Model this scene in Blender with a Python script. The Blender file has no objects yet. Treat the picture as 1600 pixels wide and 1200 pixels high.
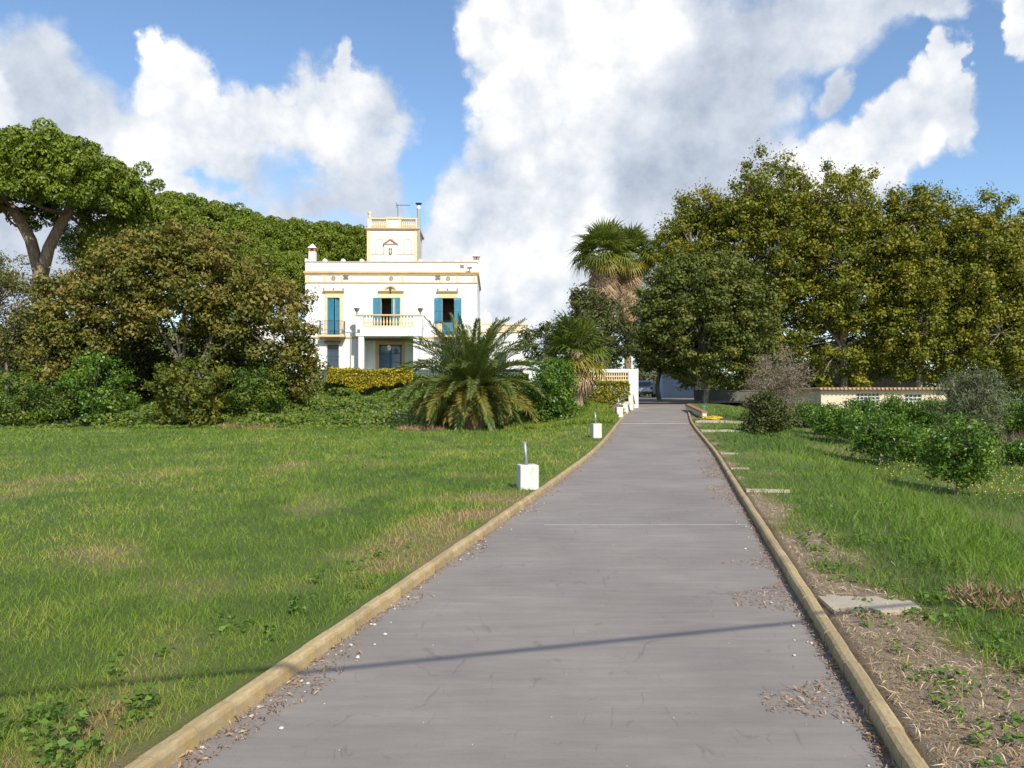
import bpy, bmesh, math, random
import numpy as np
from mathutils import Vector, Matrix
R = math.radians
random.seed(7)
rng = np.random.default_rng(11)
S = bpy.context.scene
COL = S.collection

# ------------------------------------------------------------------ camera
F = 1600 * 28 / 36.0            # focal length in photo pixels
CH = 1.8                        # eye height
HOR = 616                       # horizon row in the photo
cd = bpy.data.cameras.new('camera'); cam = bpy.data.objects.new('camera', cd); COL.objects.link(cam)
cd.sensor_width = 36; cd.lens = 28; cd.shift_y = (HOR - 600) / 1600.0
cd.clip_start = 0.1; cd.clip_end = 3000
cam.location = (0, 0, CH); cam.rotation_euler = (R(90), 0, 0)
S.camera = cam
S.view_settings.view_transform = 'Standard'; S.view_settings.look = 'None'
S.view_settings.gamma = 1; S.view_settings.use_curve_mapping = False
S.view_settings.exposure = 0.17
S.render.resolution_x = 1024; S.render.resolution_y = 768

# ------------------------------------------------------------------ sun + sky
SUN_EL, SUN_AZ = R(38), R(158)     # azimuth clockwise from +Y: behind the camera, to the right
SUNV = Vector((math.sin(SUN_AZ) * math.cos(SUN_EL), math.cos(SUN_AZ) * math.cos(SUN_EL), math.sin(SUN_EL)))
sl = bpy.data.lights.new('sun', 'SUN'); sl.energy = 4.5; sl.angle = R(0.53); sl.color = (1.0, 0.93, 0.82)
so = bpy.data.objects.new('sun', sl); COL.objects.link(so)
so.location = (20, -20, 40); so.rotation_euler = (-SUNV).to_track_quat('-Z', 'Y').to_euler()

W = bpy.data.worlds.new('World'); S.world = W; W.use_nodes = True
wt = W.node_tree; wt.nodes.clear()
def wn(t, **kw):
    n = wt.nodes.new(t)
    for k, v in kw.items(): setattr(n, k, v)
    return n
def wl(a, b): wt.links.new(a, b)
def wmath(op, a, b=None, c=None, clamp=False):
    n = wn('ShaderNodeMath', operation=op); n.use_clamp = clamp
    for i, v in enumerate((a, b, c)):
        if v is None: continue
        if isinstance(v, (int, float)): n.inputs[i].default_value = v
        else: wl(v, n.inputs[i])
    return n.outputs[0]
def wvec(op, a, b=None, c=None):
    n = wn('ShaderNodeVectorMath', operation=op)
    for i, v in enumerate((a, b, c)):
        if v is None: continue
        if isinstance(v, tuple): n.inputs[i].default_value = v
        else: wl(v, n.inputs[i])
    return n
def wsmooth(x, lo, hi):
    n = wn('ShaderNodeMapRange', interpolation_type='SMOOTHSTEP')
    wl(x, n.inputs['Value'])
    for k, v in (('From Min', lo), ('From Max', hi)):
        if isinstance(v, (int, float)): n.inputs[k].default_value = v
        else: wl(v, n.inputs[k])
    return n.outputs['Result']
SKY_STR = 0.15
sky = wn('ShaderNodeTexSky', sky_type='NISHITA'); sky.sun_disc = False
sky.sun_elevation = SUN_EL; sky.sun_rotation = SUN_AZ; sky.altitude = 60; sky.air_density = 1.0; sky.dust_density = 0.6; sky.ozone_density = 2.0
tc = wn('ShaderNodeTexCoord'); DIR = tc.outputs['Generated']
sx = wn('ShaderNodeSeparateXYZ'); wl(DIR, sx.inputs[0])
az = wmath('ARCTAN2', sx.outputs[0], sx.outputs[1]); el = wmath('ARCSINE', sx.outputs[2])
def wnoise(scale, detail, rough=0.55, off=(0, 0, 0), dist=0.0):
    v = wvec('ADD', DIR, off).outputs[0]
    n = wn('ShaderNodeTexNoise'); wl(v, n.inputs['Vector'])
    n.inputs['Scale'].default_value = scale; n.inputs['Detail'].default_value = detail
    n.inputs['Roughness'].default_value = rough; n.inputs['Distortion'].default_value = dist
    return n
cq = wn('ShaderNodeCombineXYZ'); wl(az, cq.inputs[0]); wl(el, cq.inputs[1])
warp = wnoise(7.0, 7, 0.58)
w0 = wvec('SUBTRACT', warp.outputs['Color'], (0.5, 0.5, 0.5)).outputs[0]
w1 = wvec('MULTIPLY', w0, (0.11, 0.11, 0.0)).outputs[0]
warp2 = wnoise(24.0, 5, 0.55, (1.3, 0.2, 2.7))
w2 = wvec('MULTIPLY', wvec('SUBTRACT', warp2.outputs['Color'], (0.5, 0.5, 0.5)).outputs[0], (0.045, 0.045, 0.0)).outputs[0]
Q = wvec('ADD', wvec('ADD', cq.outputs[0], w1).outputs[0], w2).outputs[0]
def sky_blobs(lst, k):
    """smooth union of soft ellipses given in photo pixels, turned into azimuth / elevation"""
    out = None
    for (px, py, rx, ry) in lst:
        a = math.atan((px - 800) / F); e = math.atan((HOR - py) / F * math.cos(a))
        ra, re = rx / F * math.cos(a) ** 2, ry / F
        m = wvec('MULTIPLY_ADD', Q, (1 / ra, 1 / re, 0), (-a / ra, -e / re, 0)).outputs[0]
        d = wvec('LENGTH', m).outputs['Value']
        out = d if out is None else wmath('SMOOTH_MIN', out, d, k)
    return wmath('SUBTRACT', 1.0, out)
body = sky_blobs([(-60, 190, 160, 130), (60, 170, 110, 105), (170, 240, 120, 110), (280, 170, 85, 100), (390, 225, 105, 110), (500, 200, 85, 110), (570, 240, 70, 110),
    (200, 340, 240, 110), (60, 380, 240, 140), (565, 330, 100, 80), (470, 330, 80, 60), (265, 95, 45, 38), (531, 105, 20, 34),
    (790, 30, 80, 65), (900, 90, 170, 140), (850, 250, 150, 160), (770, 390, 135, 150), (1010, 60, 180, 140), (1000, 260, 210, 190), (1130, 120, 150, 170),
    (1230, 40, 200, 75), (1420, -5, 190, 45), (900, 450, 230, 150), (1150, 320, 150, 150), (700, 430, 75, 130),
    (1487, 85, 36, 40), (1460, 150, 62, 55), (1410, 210, 90, 60), (1340, 250, 110, 65), (1505, 195, 40, 45), (1280, 310, 140, 80), (1295, 150, 35, 50), (1610, 20, 38, 60),
    (1800, 180, 160, 120), (1900, 60, 200, 120), (-350, 120, 200, 160)], 0.12)
hole = sky_blobs([(437, 285, 42, 40), (530, 350, 70, 22)], 0.2)
lit = sky_blobs([(800, 60, 110, 100), (880, 60, 150, 110), (960, 40, 110, 60), (830, 210, 130, 140), (760, 380, 120, 150), (880, 330, 90, 110), (285, 120, 90, 70), (400, 190, 110, 70), (500, 180, 90, 80),
    (250, 270, 120, 90), (1470, 110, 70, 60), (1400, 210, 100, 60), (1300, 260, 90, 50), (10, 180, 40, 25), (1620, 20, 60, 70)], 0.3)
fine = wnoise(16, 9, 0.60, (3.1, 1.7, 0.4)); mid = wnoise(5.5, 6, 0.55, (0.3, 4.2, 2.2))
gen = wnoise(2.6, 8, 0.55, (5.0, 2.0, 1.0))
fineC = wmath('SUBTRACT', fine.outputs[0], 0.5); midC = wmath('SUBTRACT', mid.outputs[0], 0.5)
outside = wsmooth(wmath('ABSOLUTE', az), 0.85, 1.25)
over = wsmooth(el, 0.52, 0.75)
outm = wmath('MAXIMUM', outside, over)
genF = wmath('MULTIPLY', wmath('SUBTRACT', gen.outputs[0], 0.52), 3.2)
f0 = body
mixF = wn('ShaderNodeMix', data_type='FLOAT'); wl(outm, mixF.inputs[0]); wl(f0, mixF.inputs[2]); wl(genF, mixF.inputs[3])
def wpuff(scale):
    n = wn('ShaderNodeTexVoronoi', feature='F1'); n.inputs['Scale'].default_value = scale
    wl(wvec('MULTIPLY_ADD', wvec('SUBTRACT', warp2.outputs['Color'], (0.5, 0.5, 0.5)).outputs[0], (0.05, 0.05, 0.05), DIR).outputs[0], n.inputs['Vector'])
    return wmath('SUBTRACT', 0.46, n.outputs['Distance'])
puff = wmath('ADD', wpuff(17.0), wmath('MULTIPLY', wpuff(41.0), 0.55))      # cauliflower heads
dens = wmath('ADD', wmath('MULTIPLY_ADD', puff, 0.30, mixF.outputs[0]), wmath('ADD', wmath('MULTIPLY', fineC, 0.55), wmath('MULTIPLY', midC, 0.35)))
litm = wsmooth(lit, -0.35, 0.45)
soft = wmath('MULTIPLY_ADD', litm, -0.24, 0.46)         # bright heads have crisp rims, grey veils soft ones
mask = wmath('MULTIPLY', wsmooth(dens, -0.02, soft), wmath('MULTIPLY_ADD', wsmooth(wmath('ADD', hole, wmath('MULTIPLY', midC, 0.8)), -0.25, 0.7), -0.62, 0.97))
# relief: the same noise looked up a little way towards the sun's side
rel = wnoise(16, 9, 0.60, (3.1 - 0.016, 1.7 + 0.004, 0.4 + 0.020)); relm = wnoise(5.5, 6, 0.55, (0.3 - 0.04, 4.2, 2.2 + 0.05))
r1 = wmath('SUBTRACT', fine.outputs[0], rel.outputs[0]); r2 = wmath('SUBTRACT', mid.outputs[0], relm.outputs[0])
shade = wmath('ADD', wmath('MULTIPLY', r1, 1.0), wmath('MULTIPLY', r2, 1.25))
tone = wmath('ADD', wmath('MULTIPLY_ADD', litm, 0.54, 0.34), wmath('ADD', shade, wmath('MULTIPLY', puff, wmath('MULTIPLY_ADD', litm, 0.34, 0.08))), clamp=True)
cr = wn('ShaderNodeValToRGB'); wl(tone, cr.inputs[0])
cr.color_ramp.elements[0].color = (0.40, 0.46, 0.56, 1); cr.color_ramp.elements[1].color = (0.95, 0.95, 0.95, 1)
e_ = cr.color_ramp.elements.new(0.42); e_.color = (0.60, 0.65, 0.73, 1); e_ = cr.color_ramp.elements.new(0.78); e_.color = (0.81, 0.83, 0.86, 1)
cloudc = wvec('SCALE', cr.outputs[0]); cloudc.inputs['Scale'].default_value = 1.0 / SKY_STR
skym = wvec('MULTIPLY', sky.outputs[0], (0.92, 1.0, 1.06))
mx = wn('ShaderNodeMix', data_type='RGBA'); wl(mask, mx.inputs[0]); wl(skym.outputs[0], mx.inputs[6]); wl(cloudc.outputs[0], mx.inputs[7])
bg = wn('ShaderNodeBackground'); bg.inputs[1].default_value = SKY_STR; wl(mx.outputs[2], bg.inputs[0])
wo = wn('ShaderNodeOutputWorld'); wl(bg.outputs[0], wo.inputs[0])
try:
    W.cycles.sampling_method = 'MANUAL'; W.cycles.sample_map_resolution = 512
except Exception: pass

# ------------------------------------------------------------------ materials
def newmat(name):
    m = bpy.data.materials.new(name); m.use_nodes = True
    nt = m.node_tree; b = nt.nodes['Principled BSDF']
    return m, nt, b
def nnode(nt, t, **kw):
    n = nt.nodes.new(t)
    for k, v in kw.items(): setattr(n, k, v)
    return n
def ramp(nt, src, stops):
    r = nnode(nt, 'ShaderNodeValToRGB'); nt.links.new(src, r.inputs[0])
    els = r.color_ramp.elements
    while len(els) < len(stops): els.new(0.5)
    for e, (p, c) in zip(els, stops): e.position = p; e.color = (*c, 1)
    return r.outputs[0]
def noise(nt, scale, detail=4, rough=0.55, coord='Object', sc=(1, 1, 1)):
    t = nnode(nt, 'ShaderNodeTexCoord'); mp = nnode(nt, 'ShaderNodeMapping'); nt.links.new(t.outputs[coord], mp.inputs[0]); mp.inputs['Scale'].default_value = sc
    n = nnode(nt, 'ShaderNodeTexNoise'); nt.links.new(mp.outputs[0], n.inputs['Vector'])
    n.inputs['Scale'].default_value = scale; n.inputs['Detail'].default_value = detail; n.inputs['Roughness'].default_value = rough
    return n.outputs[0]
def mixc(nt, fac, a, b, mode='MIX'):
    m = nnode(nt, 'ShaderNodeMix', data_type='RGBA', blend_type=mode)
    for i, v in ((0, fac), (6, a), (7, b)):
        if isinstance(v, (int, float)): m.inputs[i].default_value = v
        elif isinstance(v, tuple): m.inputs[i].default_value = (*v, 1)
        else: nt.links.new(v, m.inputs[i])
    return m.outputs[2]
def bump(nt, b, h, strength, dist=0.02):
    bn = nnode(nt, 'ShaderNodeBump'); bn.inputs['Strength'].default_value = strength; bn.inputs['Distance'].default_value = dist
    nt.links.new(h, bn.inputs['Height']); nt.links.new(bn.outputs[0], b.inputs['Normal'])
def weathered(name, c, var=0.12, rough=0.85, scale=1.2, dirt=None, bs=0.25, fs=40, metal=0):
    m, nt, b = newmat(name)
    n1 = noise(nt, scale, 6, 0.6); n2 = noise(nt, fs, 3)
    lo = tuple(x * (1 - var) for x in c); hi = tuple(min(1, x * (1 + var * 0.6)) for x in c)
    col = ramp(nt, n1, [(0.3, lo), (0.7, hi)])
    if dirt:
        n3 = noise(nt, scale * 2.3, 8, 0.7, sc=(1, 1, 0.35)); fac = ramp(nt, n3, [(0.56, (0, 0, 0)), (0.74, (1, 1, 1))])
        col = mixc(nt, fac, col, dirt)
    nt.links.new(col, b.inputs['Base Color']); b.inputs['Roughness'].default_value = rough; b.inputs['Metallic'].default_value = metal
    bump(nt, b, n2, bs, 0.01)
    return m
M = {}
M['stucco'] = weathered('white_stucco', (0.76, 0.75, 0.73), 0.05, 0.9, 0.5, (0.70, 0.68, 0.64))
M['cream'] = weathered('cream_trim', (0.78, 0.60, 0.34), 0.10, 0.85, 1.5)
M['ochre'] = weathered('ochre_moulding', (0.60, 0.43, 0.22), 0.15, 0.85, 1.5)
M['porch'] = weathered('porch_wall', (0.80, 0.80, 0.80), 0.05, 0.9, 0.8)
M['teal'] = weathered('teal_paint', (0.040, 0.24, 0.36), 0.18, 0.5, 2)
M['blue'] = weathered('blue_paint', (0.02, 0.10, 0.25), 0.15, 0.45, 2)
M['iron'] = weathered('dark_iron', (0.05, 0.045, 0.045), 0.3, 0.6, 4)
M['stone'] = weathered('grey_stone', (0.20, 0.19, 0.17), 0.3, 0.9, 4)
M['terracotta'] = weathered('terracotta', (0.42, 0.19, 0.10), 0.25, 0.85, 3)
M['pale_tile'] = weathered('pale_tile', (0.50, 0.32, 0.22), 0.25, 0.85, 3)
M['galv'] = weathered('galvanised_pipe', (0.36, 0.38, 0.40), 0.2, 0.45, 6, metal=0.6)
M['block'] = weathered('whitewashed_block', (0.68, 0.65, 0.59), 0.15, 0.9, 3, (0.45, 0.36, 0.24))
M['creamwall'] = weathered('cream_render', (0.70, 0.58, 0.42), 0.10, 0.9, 0.8, (0.50, 0.40, 0.28))
M['beige'] = weathered('beige_render', (0.42, 0.32, 0.22), 0.15, 0.9, 0.8, (0.25, 0.19, 0.13))
M['dim_white'] = weathered('shade_tinted_white', (0.62, 0.66, 0.72), 0.06, 0.9, 0.8)  # white render, the blue cast of shade put into its colour
M['concrete'] = weathered('old_concrete', (0.44, 0.37, 0.27), 0.2, 0.95, 2, (0.25, 0.21, 0.14))
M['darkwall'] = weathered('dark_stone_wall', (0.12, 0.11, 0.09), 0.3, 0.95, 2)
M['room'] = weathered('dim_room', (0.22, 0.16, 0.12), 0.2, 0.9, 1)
M['fence'] = weathered('green_mesh', (0.03, 0.07, 0.06), 0.3, 0.9, 3)
M['plastic_yellow'] = weathered('yellow_tarp', (0.62, 0.45, 0.03), 0.15, 0.55, 3)
M['blue_pipe'] = weathered('blue_pipe_paint', (0.05, 0.30, 0.36), 0.1, 0.5, 3)
M['wood'] = weathered('old_wood', (0.36, 0.19, 0.08), 0.25, 0.85, 3)
M['white_paint'] = weathered('white_paint', (0.62, 0.61, 0.58), 0.12, 0.8, 3, (0.30, 0.29, 0.28))
m, nt, b = newmat('glass_dark'); b.inputs['Base Color'].default_value = (0.10, 0.16, 0.22, 1); b.inputs['Roughness'].default_value = 0.08; M['glass'] = m
m, nt, b = newmat('car_paint'); b.inputs['Base Color'].default_value = (0.45, 0.46, 0.47, 1); b.inputs['Roughness'].default_value = 0.3; b.inputs['Metallic'].default_value = 0.5; M['silver'] = m
m, nt, b = newmat('car_black'); b.inputs['Base Color'].default_value = (0.02, 0.02, 0.02, 1); b.inputs['Roughness'].default_value = 0.5; M['black'] = m
m, nt, b = newmat('lamp_red'); b.inputs['Base Color'].default_value = (0.35, 0.02, 0.02, 1); b.inputs['Roughness'].default_value = 0.2; M['red'] = m

# bark
def bark(name, a, c):
    m, nt, b = newmat(name)
    n = noise(nt, 3, 6, 0.65, sc=(3, 3, 0.6)); col = ramp(nt, n, [(0.35, a), (0.65, c)])
    nt.links.new(col, b.inputs['Base Color']); b.inputs['Roughness'].default_value = 0.95; bump(nt, b, n, 0.7, 0.05); return m
M['bark_grey'] = bark('grey_bark', (0.10, 0.085, 0.07), (0.26, 0.23, 0.19))
M['bark_pine'] = bark('pine_bark', (0.13, 0.075, 0.05), (0.32, 0.23, 0.17))
M['bark_plane'] = bark('plane_bark', (0.16, 0.13, 0.09), (0.40, 0.35, 0.26))
M['bark_palm'] = bark('palm_boots', (0.16, 0.10, 0.06), (0.42, 0.31, 0.20))
# leaves: per-leaf random value drives the colour, light passes through
def leafmat(name, stops, trans=0.30, rough=0.5, patch=None, gain=1.4):
    stops = [(p, tuple(min(0.8, c * gain) for c in cc)) for p, cc in stops]
    m, nt, b = newmat(name)
    at = nnode(nt, 'ShaderNodeAttribute', attribute_name='rnd')
    src = at.outputs['Fac']
    if patch:
        n = noise(nt, patch[0], 3, 0.5)
        ad = nnode(nt, 'ShaderNodeMath', operation='MULTIPLY_ADD'); nt.links.new(n, ad.inputs[0]); ad.inputs[1].default_value = patch[1]
        sb = nnode(nt, 'ShaderNodeMath', operation='SUBTRACT'); nt.links.new(src, sb.inputs[0]); sb.inputs[1].default_value = patch[1] * 0.5
        nt.links.new(sb.outputs[0], ad.inputs[2]); src = ad.outputs[0]
    col = ramp(nt, src, stops)
    nt.links.new(col, b.inputs['Base Color']); b.inputs['Roughness'].default_value = rough
    b.inputs['Specular IOR Level'].default_value = 0.3
    tr = nnode(nt, 'ShaderNodeBsdfTranslucent')
    br = mixc(nt, 1.0, col, (1.25, 1.25, 0.7), 'MULTIPLY'); nt.links.new(br, tr.inputs[0])
    ms = nnode(nt, 'ShaderNodeMixShader'); ms.inputs[0].default_value = trans
    nt.links.new(b.outputs[0], ms.inputs[1]); nt.links.new(tr.outputs[0], ms.inputs[2])
    nt.links.new(ms.outputs[0], nt.nodes['Material Output'].inputs[0])
    return m
M['pine'] = leafmat('pine_needles', [(0, (0.055, 0.085, 0.008)), (0.6, (0.105, 0.140, 0.010)), (1, (0.155, 0.185, 0.015))], 0.08)
M['hack'] = leafmat('bronze_leaves', [(0, (0.048, 0.062, 0.010)), (0.45, (0.098, 0.096, 0.016)), (0.8, (0.145, 0.120, 0.025)), (1, (0.18, 0.135, 0.038))], 0.22, patch=(0.35, 0.6), gain=1.7)
M['plane'] = leafmat('plane_leaves', [(0, (0.060, 0.082, 0.009)), (0.5, (0.118, 0.125, 0.011)), (0.85, (0.155, 0.142, 0.013)), (1, (0.175, 0.130, 0.016))], 0.25, patch=(0.35, 0.5), gain=1.65)
M['linden'] = leafmat('linden_leaves', [(0, (0.045, 0.065, 0.012)), (0.7, (0.088, 0.102, 0.017)), (1, (0.14, 0.13, 0.02))], 0.2, gain=1.55)
M['loquat'] = leafmat('dark_leaves', [(0, (0.030, 0.042, 0.010)), (0.7, (0.065, 0.075, 0.017)), (1, (0.12, 0.115, 0.04))], 0.2)
M['citrus'] = leafmat('citrus_leaves', [(0, (0.028, 0.060, 0.010)), (0.7, (0.065, 0.120, 0.014)), (1, (0.14, 0.19, 0.025))], 0.25, 0.35, gain=1.9)
M['ivy'] = leafmat('ivy_leaves', [(0, (0.040, 0.078, 0.012)), (0.6, (0.082, 0.132, 0.016)), (1, (0.16, 0.175, 0.022))], 0.25, patch=(0.5, 0.7))
M['yellow'] = leafmat('yellow_blossom', [(0, (0.09, 0.11, 0.012)), (0.35, (0.22, 0.20, 0.014)), (1, (0.50, 0.38, 0.018))], 0.25, patch=(0.6, 0.5))
M['yellowgreen'] = leafmat('yellowgreen_leaves', [(0, (0.06, 0.085, 0.012)), (0.5, (0.15, 0.155, 0.015)), (1, (0.38, 0.29, 0.02))], 0.25, patch=(0.6, 0.4))
M['bushgreen'] = leafmat('bush_leaves', [(0, (0.045, 0.068, 0.010)), (0.6, (0.095, 0.110, 0.014)), (1, (0.20, 0.17, 0.018))], 0.25, patch=(0.8, 0.5))
M['olive'] = leafmat('grey_green_leaves', [(0, (0.055, 0.070, 0.032)), (0.7, (0.105, 0.120, 0.055)), (1, (0.16, 0.165, 0.08))], 0.2)
M['bamboo'] = leafmat('olive_gold_leaves', [(0, (0.05, 0.060, 0.016)), (0.6, (0.11, 0.105, 0.026)), (1, (0.19, 0.155, 0.04))], 0.25, patch=(0.4, 0.5))
M['phoenix'] = leafmat('date_palm_green', [(0, (0.040, 0.062, 0.014)), (0.7, (0.085, 0.110, 0.026)), (1, (0.15, 0.16, 0.05))], 0.25, 0.4, gain=1.75)
M['phoenix_old'] = leafmat('date_palm_yellowing', [(0, (0.085, 0.085, 0.018)), (0.7, (0.16, 0.135, 0.022)), (1, (0.25, 0.17, 0.035))], 0.2, 0.5)
M['fan'] = leafmat('fan_palm_green', [(0, (0.065, 0.095, 0.016)), (0.7, (0.125, 0.150, 0.026)), (1, (0.20, 0.20, 0.04))], 0.35, 0.4)
M['fan_old'] = leafmat('fan_palm_yellowing', [(0, (0.13, 0.135, 0.02)), (1, (0.26, 0.22, 0.035))], 0.3, 0.5)
M['dead'] = leafmat('dead_palm_leaf', [(0, (0.17, 0.11, 0.065)), (1, (0.40, 0.29, 0.18))], 0.15, 0.9)
M['twig'] = leafmat('bare_twigs', [(0, (0.10, 0.075, 0.05)), (1, (0.24, 0.19, 0.13))], 0.05, 0.9)
M['straw'] = leafmat('dry_straw', [(0, (0.17, 0.10, 0.05)), (0.6, (0.34, 0.24, 0.13)), (1, (0.52, 0.43, 0.29))], 0.1, 0.9)
M['litter'] = leafmat('leaf_litter', [(0, (0.13, 0.075, 0.04)), (0.6, (0.26, 0.16, 0.09)), (1, (0.40, 0.29, 0.17))], 0.1, 0.9)
GR = [(0, (0.045, 0.082, 0.014)), (0.35, (0.086, 0.142, 0.014)), (0.6, (0.140, 0.178, 0.020)), (0.8, (0.205, 0.180, 0.05)), (1, (0.27, 0.175, 0.085))]
M['grass'] = leafmat('grass_blades', GR, 0.35, 0.6, gain=1.95)
M['weed'] = leafmat('weed_leaves', [(0, (0.045, 0.10, 0.015)), (1, (0.12, 0.19, 0.025))], 0.25, 0.5)
M['morning'] = leafmat('blue_flowers', [(0, (0.08, 0.10, 0.40)), (1, (0.20, 0.20, 0.55))], 0.2, 0.6)
M['mustard'] = leafmat('yellow_flowers', [(0, (0.50, 0.40, 0.01)), (1, (0.70, 0.58, 0.03))], 0.2, 0.6)
M['pebble'] = weathered('pale_pebbles', (0.60, 0.56, 0.50), 0.3, 0.9, 20)

# ground: green to bare by the vertex attribute
m, nt, b = newmat('ground_soil')
at = nnode(nt, 'ShaderNodeAttribute', attribute_name='tone')
n = noise(nt, 9, 6, 0.65); ad = nnode(nt, 'ShaderNodeMath', operation='MULTIPLY_ADD'); nt.links.new(n, ad.inputs[0]); ad.inputs[1].default_value = 0.5; nt.links.new(at.outputs['Fac'], ad.inputs[2])
col = ramp(nt, ad.outputs[0], [(0.15, (0.09, 0.14, 0.018)), (0.5, (0.145, 0.17, 0.035)), (0.85, (0.235, 0.18, 0.085)), (1.0, (0.33, 0.25, 0.16))])
n2 = noise(nt, 70, 5, 0.7); col = mixc(nt, 0.55, col, ramp(nt, n2, [(0.3, (0.45, 0.45, 0.45)), (0.7, (1.2, 1.2, 1.2))]), 'MULTIPLY')
nt.links.new(col, b.inputs['Base Color']); b.inputs['Roughness'].default_value = 1.0; bump(nt, b, n2, 0.8, 0.03); M['soil'] = m

# road: worn grey concrete with brushed streaks across, stains and thin dark cracks
m, nt, b = newmat('road_surface')
base = ramp(nt, noise(nt, 0.55, 7, 0.6), [(0.3, (0.225, 0.195, 0.168)), (0.7, (0.310, 0.272, 0.235))])
st = noise(nt, 2.2, 8, 0.72, sc=(0.5, 3.2, 1)); base = mixc(nt, 0.55, base, ramp(nt, st, [(0.3, (0.72, 0.71, 0.72)), (0.52, (1, 1, 1)), (0.72, (1.32, 1.29, 1.22))]), 'MULTIPLY')
sc_ = noise(nt, 6, 10, 0.8, sc=(0.35, 2.6, 1)); base = mixc(nt, ramp(nt, sc_, [(0.60, (0, 0, 0)), (0.72, (0.6, 0.6, 0.6))]), base, (0.30, 0.27, 0.225))
pt = noise(nt, 0.8, 9, 0.7, sc=(0.6, 1.5, 1)); base = mixc(nt, ramp(nt, pt, [(0.60, (0, 0, 0)), (0.70, (0.5, 0.5, 0.5))]), base, (0.26, 0.235, 0.18))
for (scale, rot, lo) in ((1.5, 0.5, 0.013), (2.6, 1.9, 0.010)):
    t = nnode(nt, 'ShaderNodeTexCoord'); mp = nnode(nt, 'ShaderNodeMapping'); nt.links.new(t.outputs['Object'], mp.inputs[0]); mp.inputs['Rotation'].default_value = (0, 0, rot); mp.inputs['Scale'].default_value = (1, 0.32, 1)
    wv = nnode(nt, 'ShaderNodeTexNoise'); wv.inputs['Scale'].default_value = 3; wv.inputs['Detail'].default_value = 5; nt.links.new(mp.outputs[0], wv.inputs['Vector'])
    vm = nnode(nt, 'ShaderNodeVectorMath', operation='MULTIPLY_ADD'); nt.links.new(wv.outputs['Color'], vm.inputs[0]); vm.inputs[1].default_value = (0.35, 0.35, 0); nt.links.new(mp.outputs[0], vm.inputs[2])
    vo = nnode(nt, 'ShaderNodeTexVoronoi', feature='DISTANCE_TO_EDGE'); vo.inputs['Scale'].default_value = scale; nt.links.new(vm.outputs[0], vo.inputs['Vector'])
    br = noise(nt, 1.7 * scale, 3); gate = ramp(nt, br, [(0.52, (0, 0, 0)), (0.60, (1, 1, 1))])
    crk = ramp(nt, vo.outputs['Distance'], [(0.0, (1, 1, 1)), (lo, (0, 0, 0))])
    fac = mixc(nt, 1.0, crk, gate, 'MULTIPLY'); base = mixc(nt, mixc(nt, 1.0, fac, (0.32, 0.32, 0.32), 'MULTIPLY'), base, (0.06, 0.055, 0.05))
fn = noise(nt, 140, 4, 0.7); base = mixc(nt, 0.5, base, ramp(nt, fn, [(0.3, (0.7, 0.7, 0.7)), (0.7, (1.25, 1.25, 1.25))]), 'MULTIPLY')
nt.links.new(base, b.inputs['Base Color']); b.inputs['Roughness'].default_value = 0.8; bump(nt, b, fn, 0.35, 0.006); M['road'] = m

# kerb: ochre concrete with lichen
m, nt, b = newmat('kerb_concrete')
oi = nnode(nt, 'ShaderNodeObjectInfo')
base = ramp(nt, noise(nt, 5, 7, 0.65, 'Generated'), [(0.3, (0.34, 0.25, 0.12)), (0.7, (0.50, 0.385, 0.21))])
lic = noise(nt, 9, 8, 0.75); base = mixc(nt, ramp(nt, lic, [(0.52, (0, 0, 0)), (0.68, (0.8, 0.8, 0.8))]), base, (0.50, 0.28, 0.035))
gry = noise(nt, 4, 6, 0.7); base = mixc(nt, ramp(nt, gry, [(0.55, (0, 0, 0)), (0.72, (0.7, 0.7, 0.7))]), base, (0.26, 0.23, 0.19))
base = mixc(nt, 1.0, base, ramp(nt, oi.outputs['Random'], [(0, (0.86, 0.86, 0.86)), (1, (1.12, 1.12, 1.12))]), 'MULTIPLY')
nt.links.new(base, b.inputs['Base Color']); b.inputs['Roughness'].default_value = 0.95; bump(nt, b, noise(nt, 60, 5, 0.7), 0.5, 0.008); M['kerb'] = m

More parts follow.
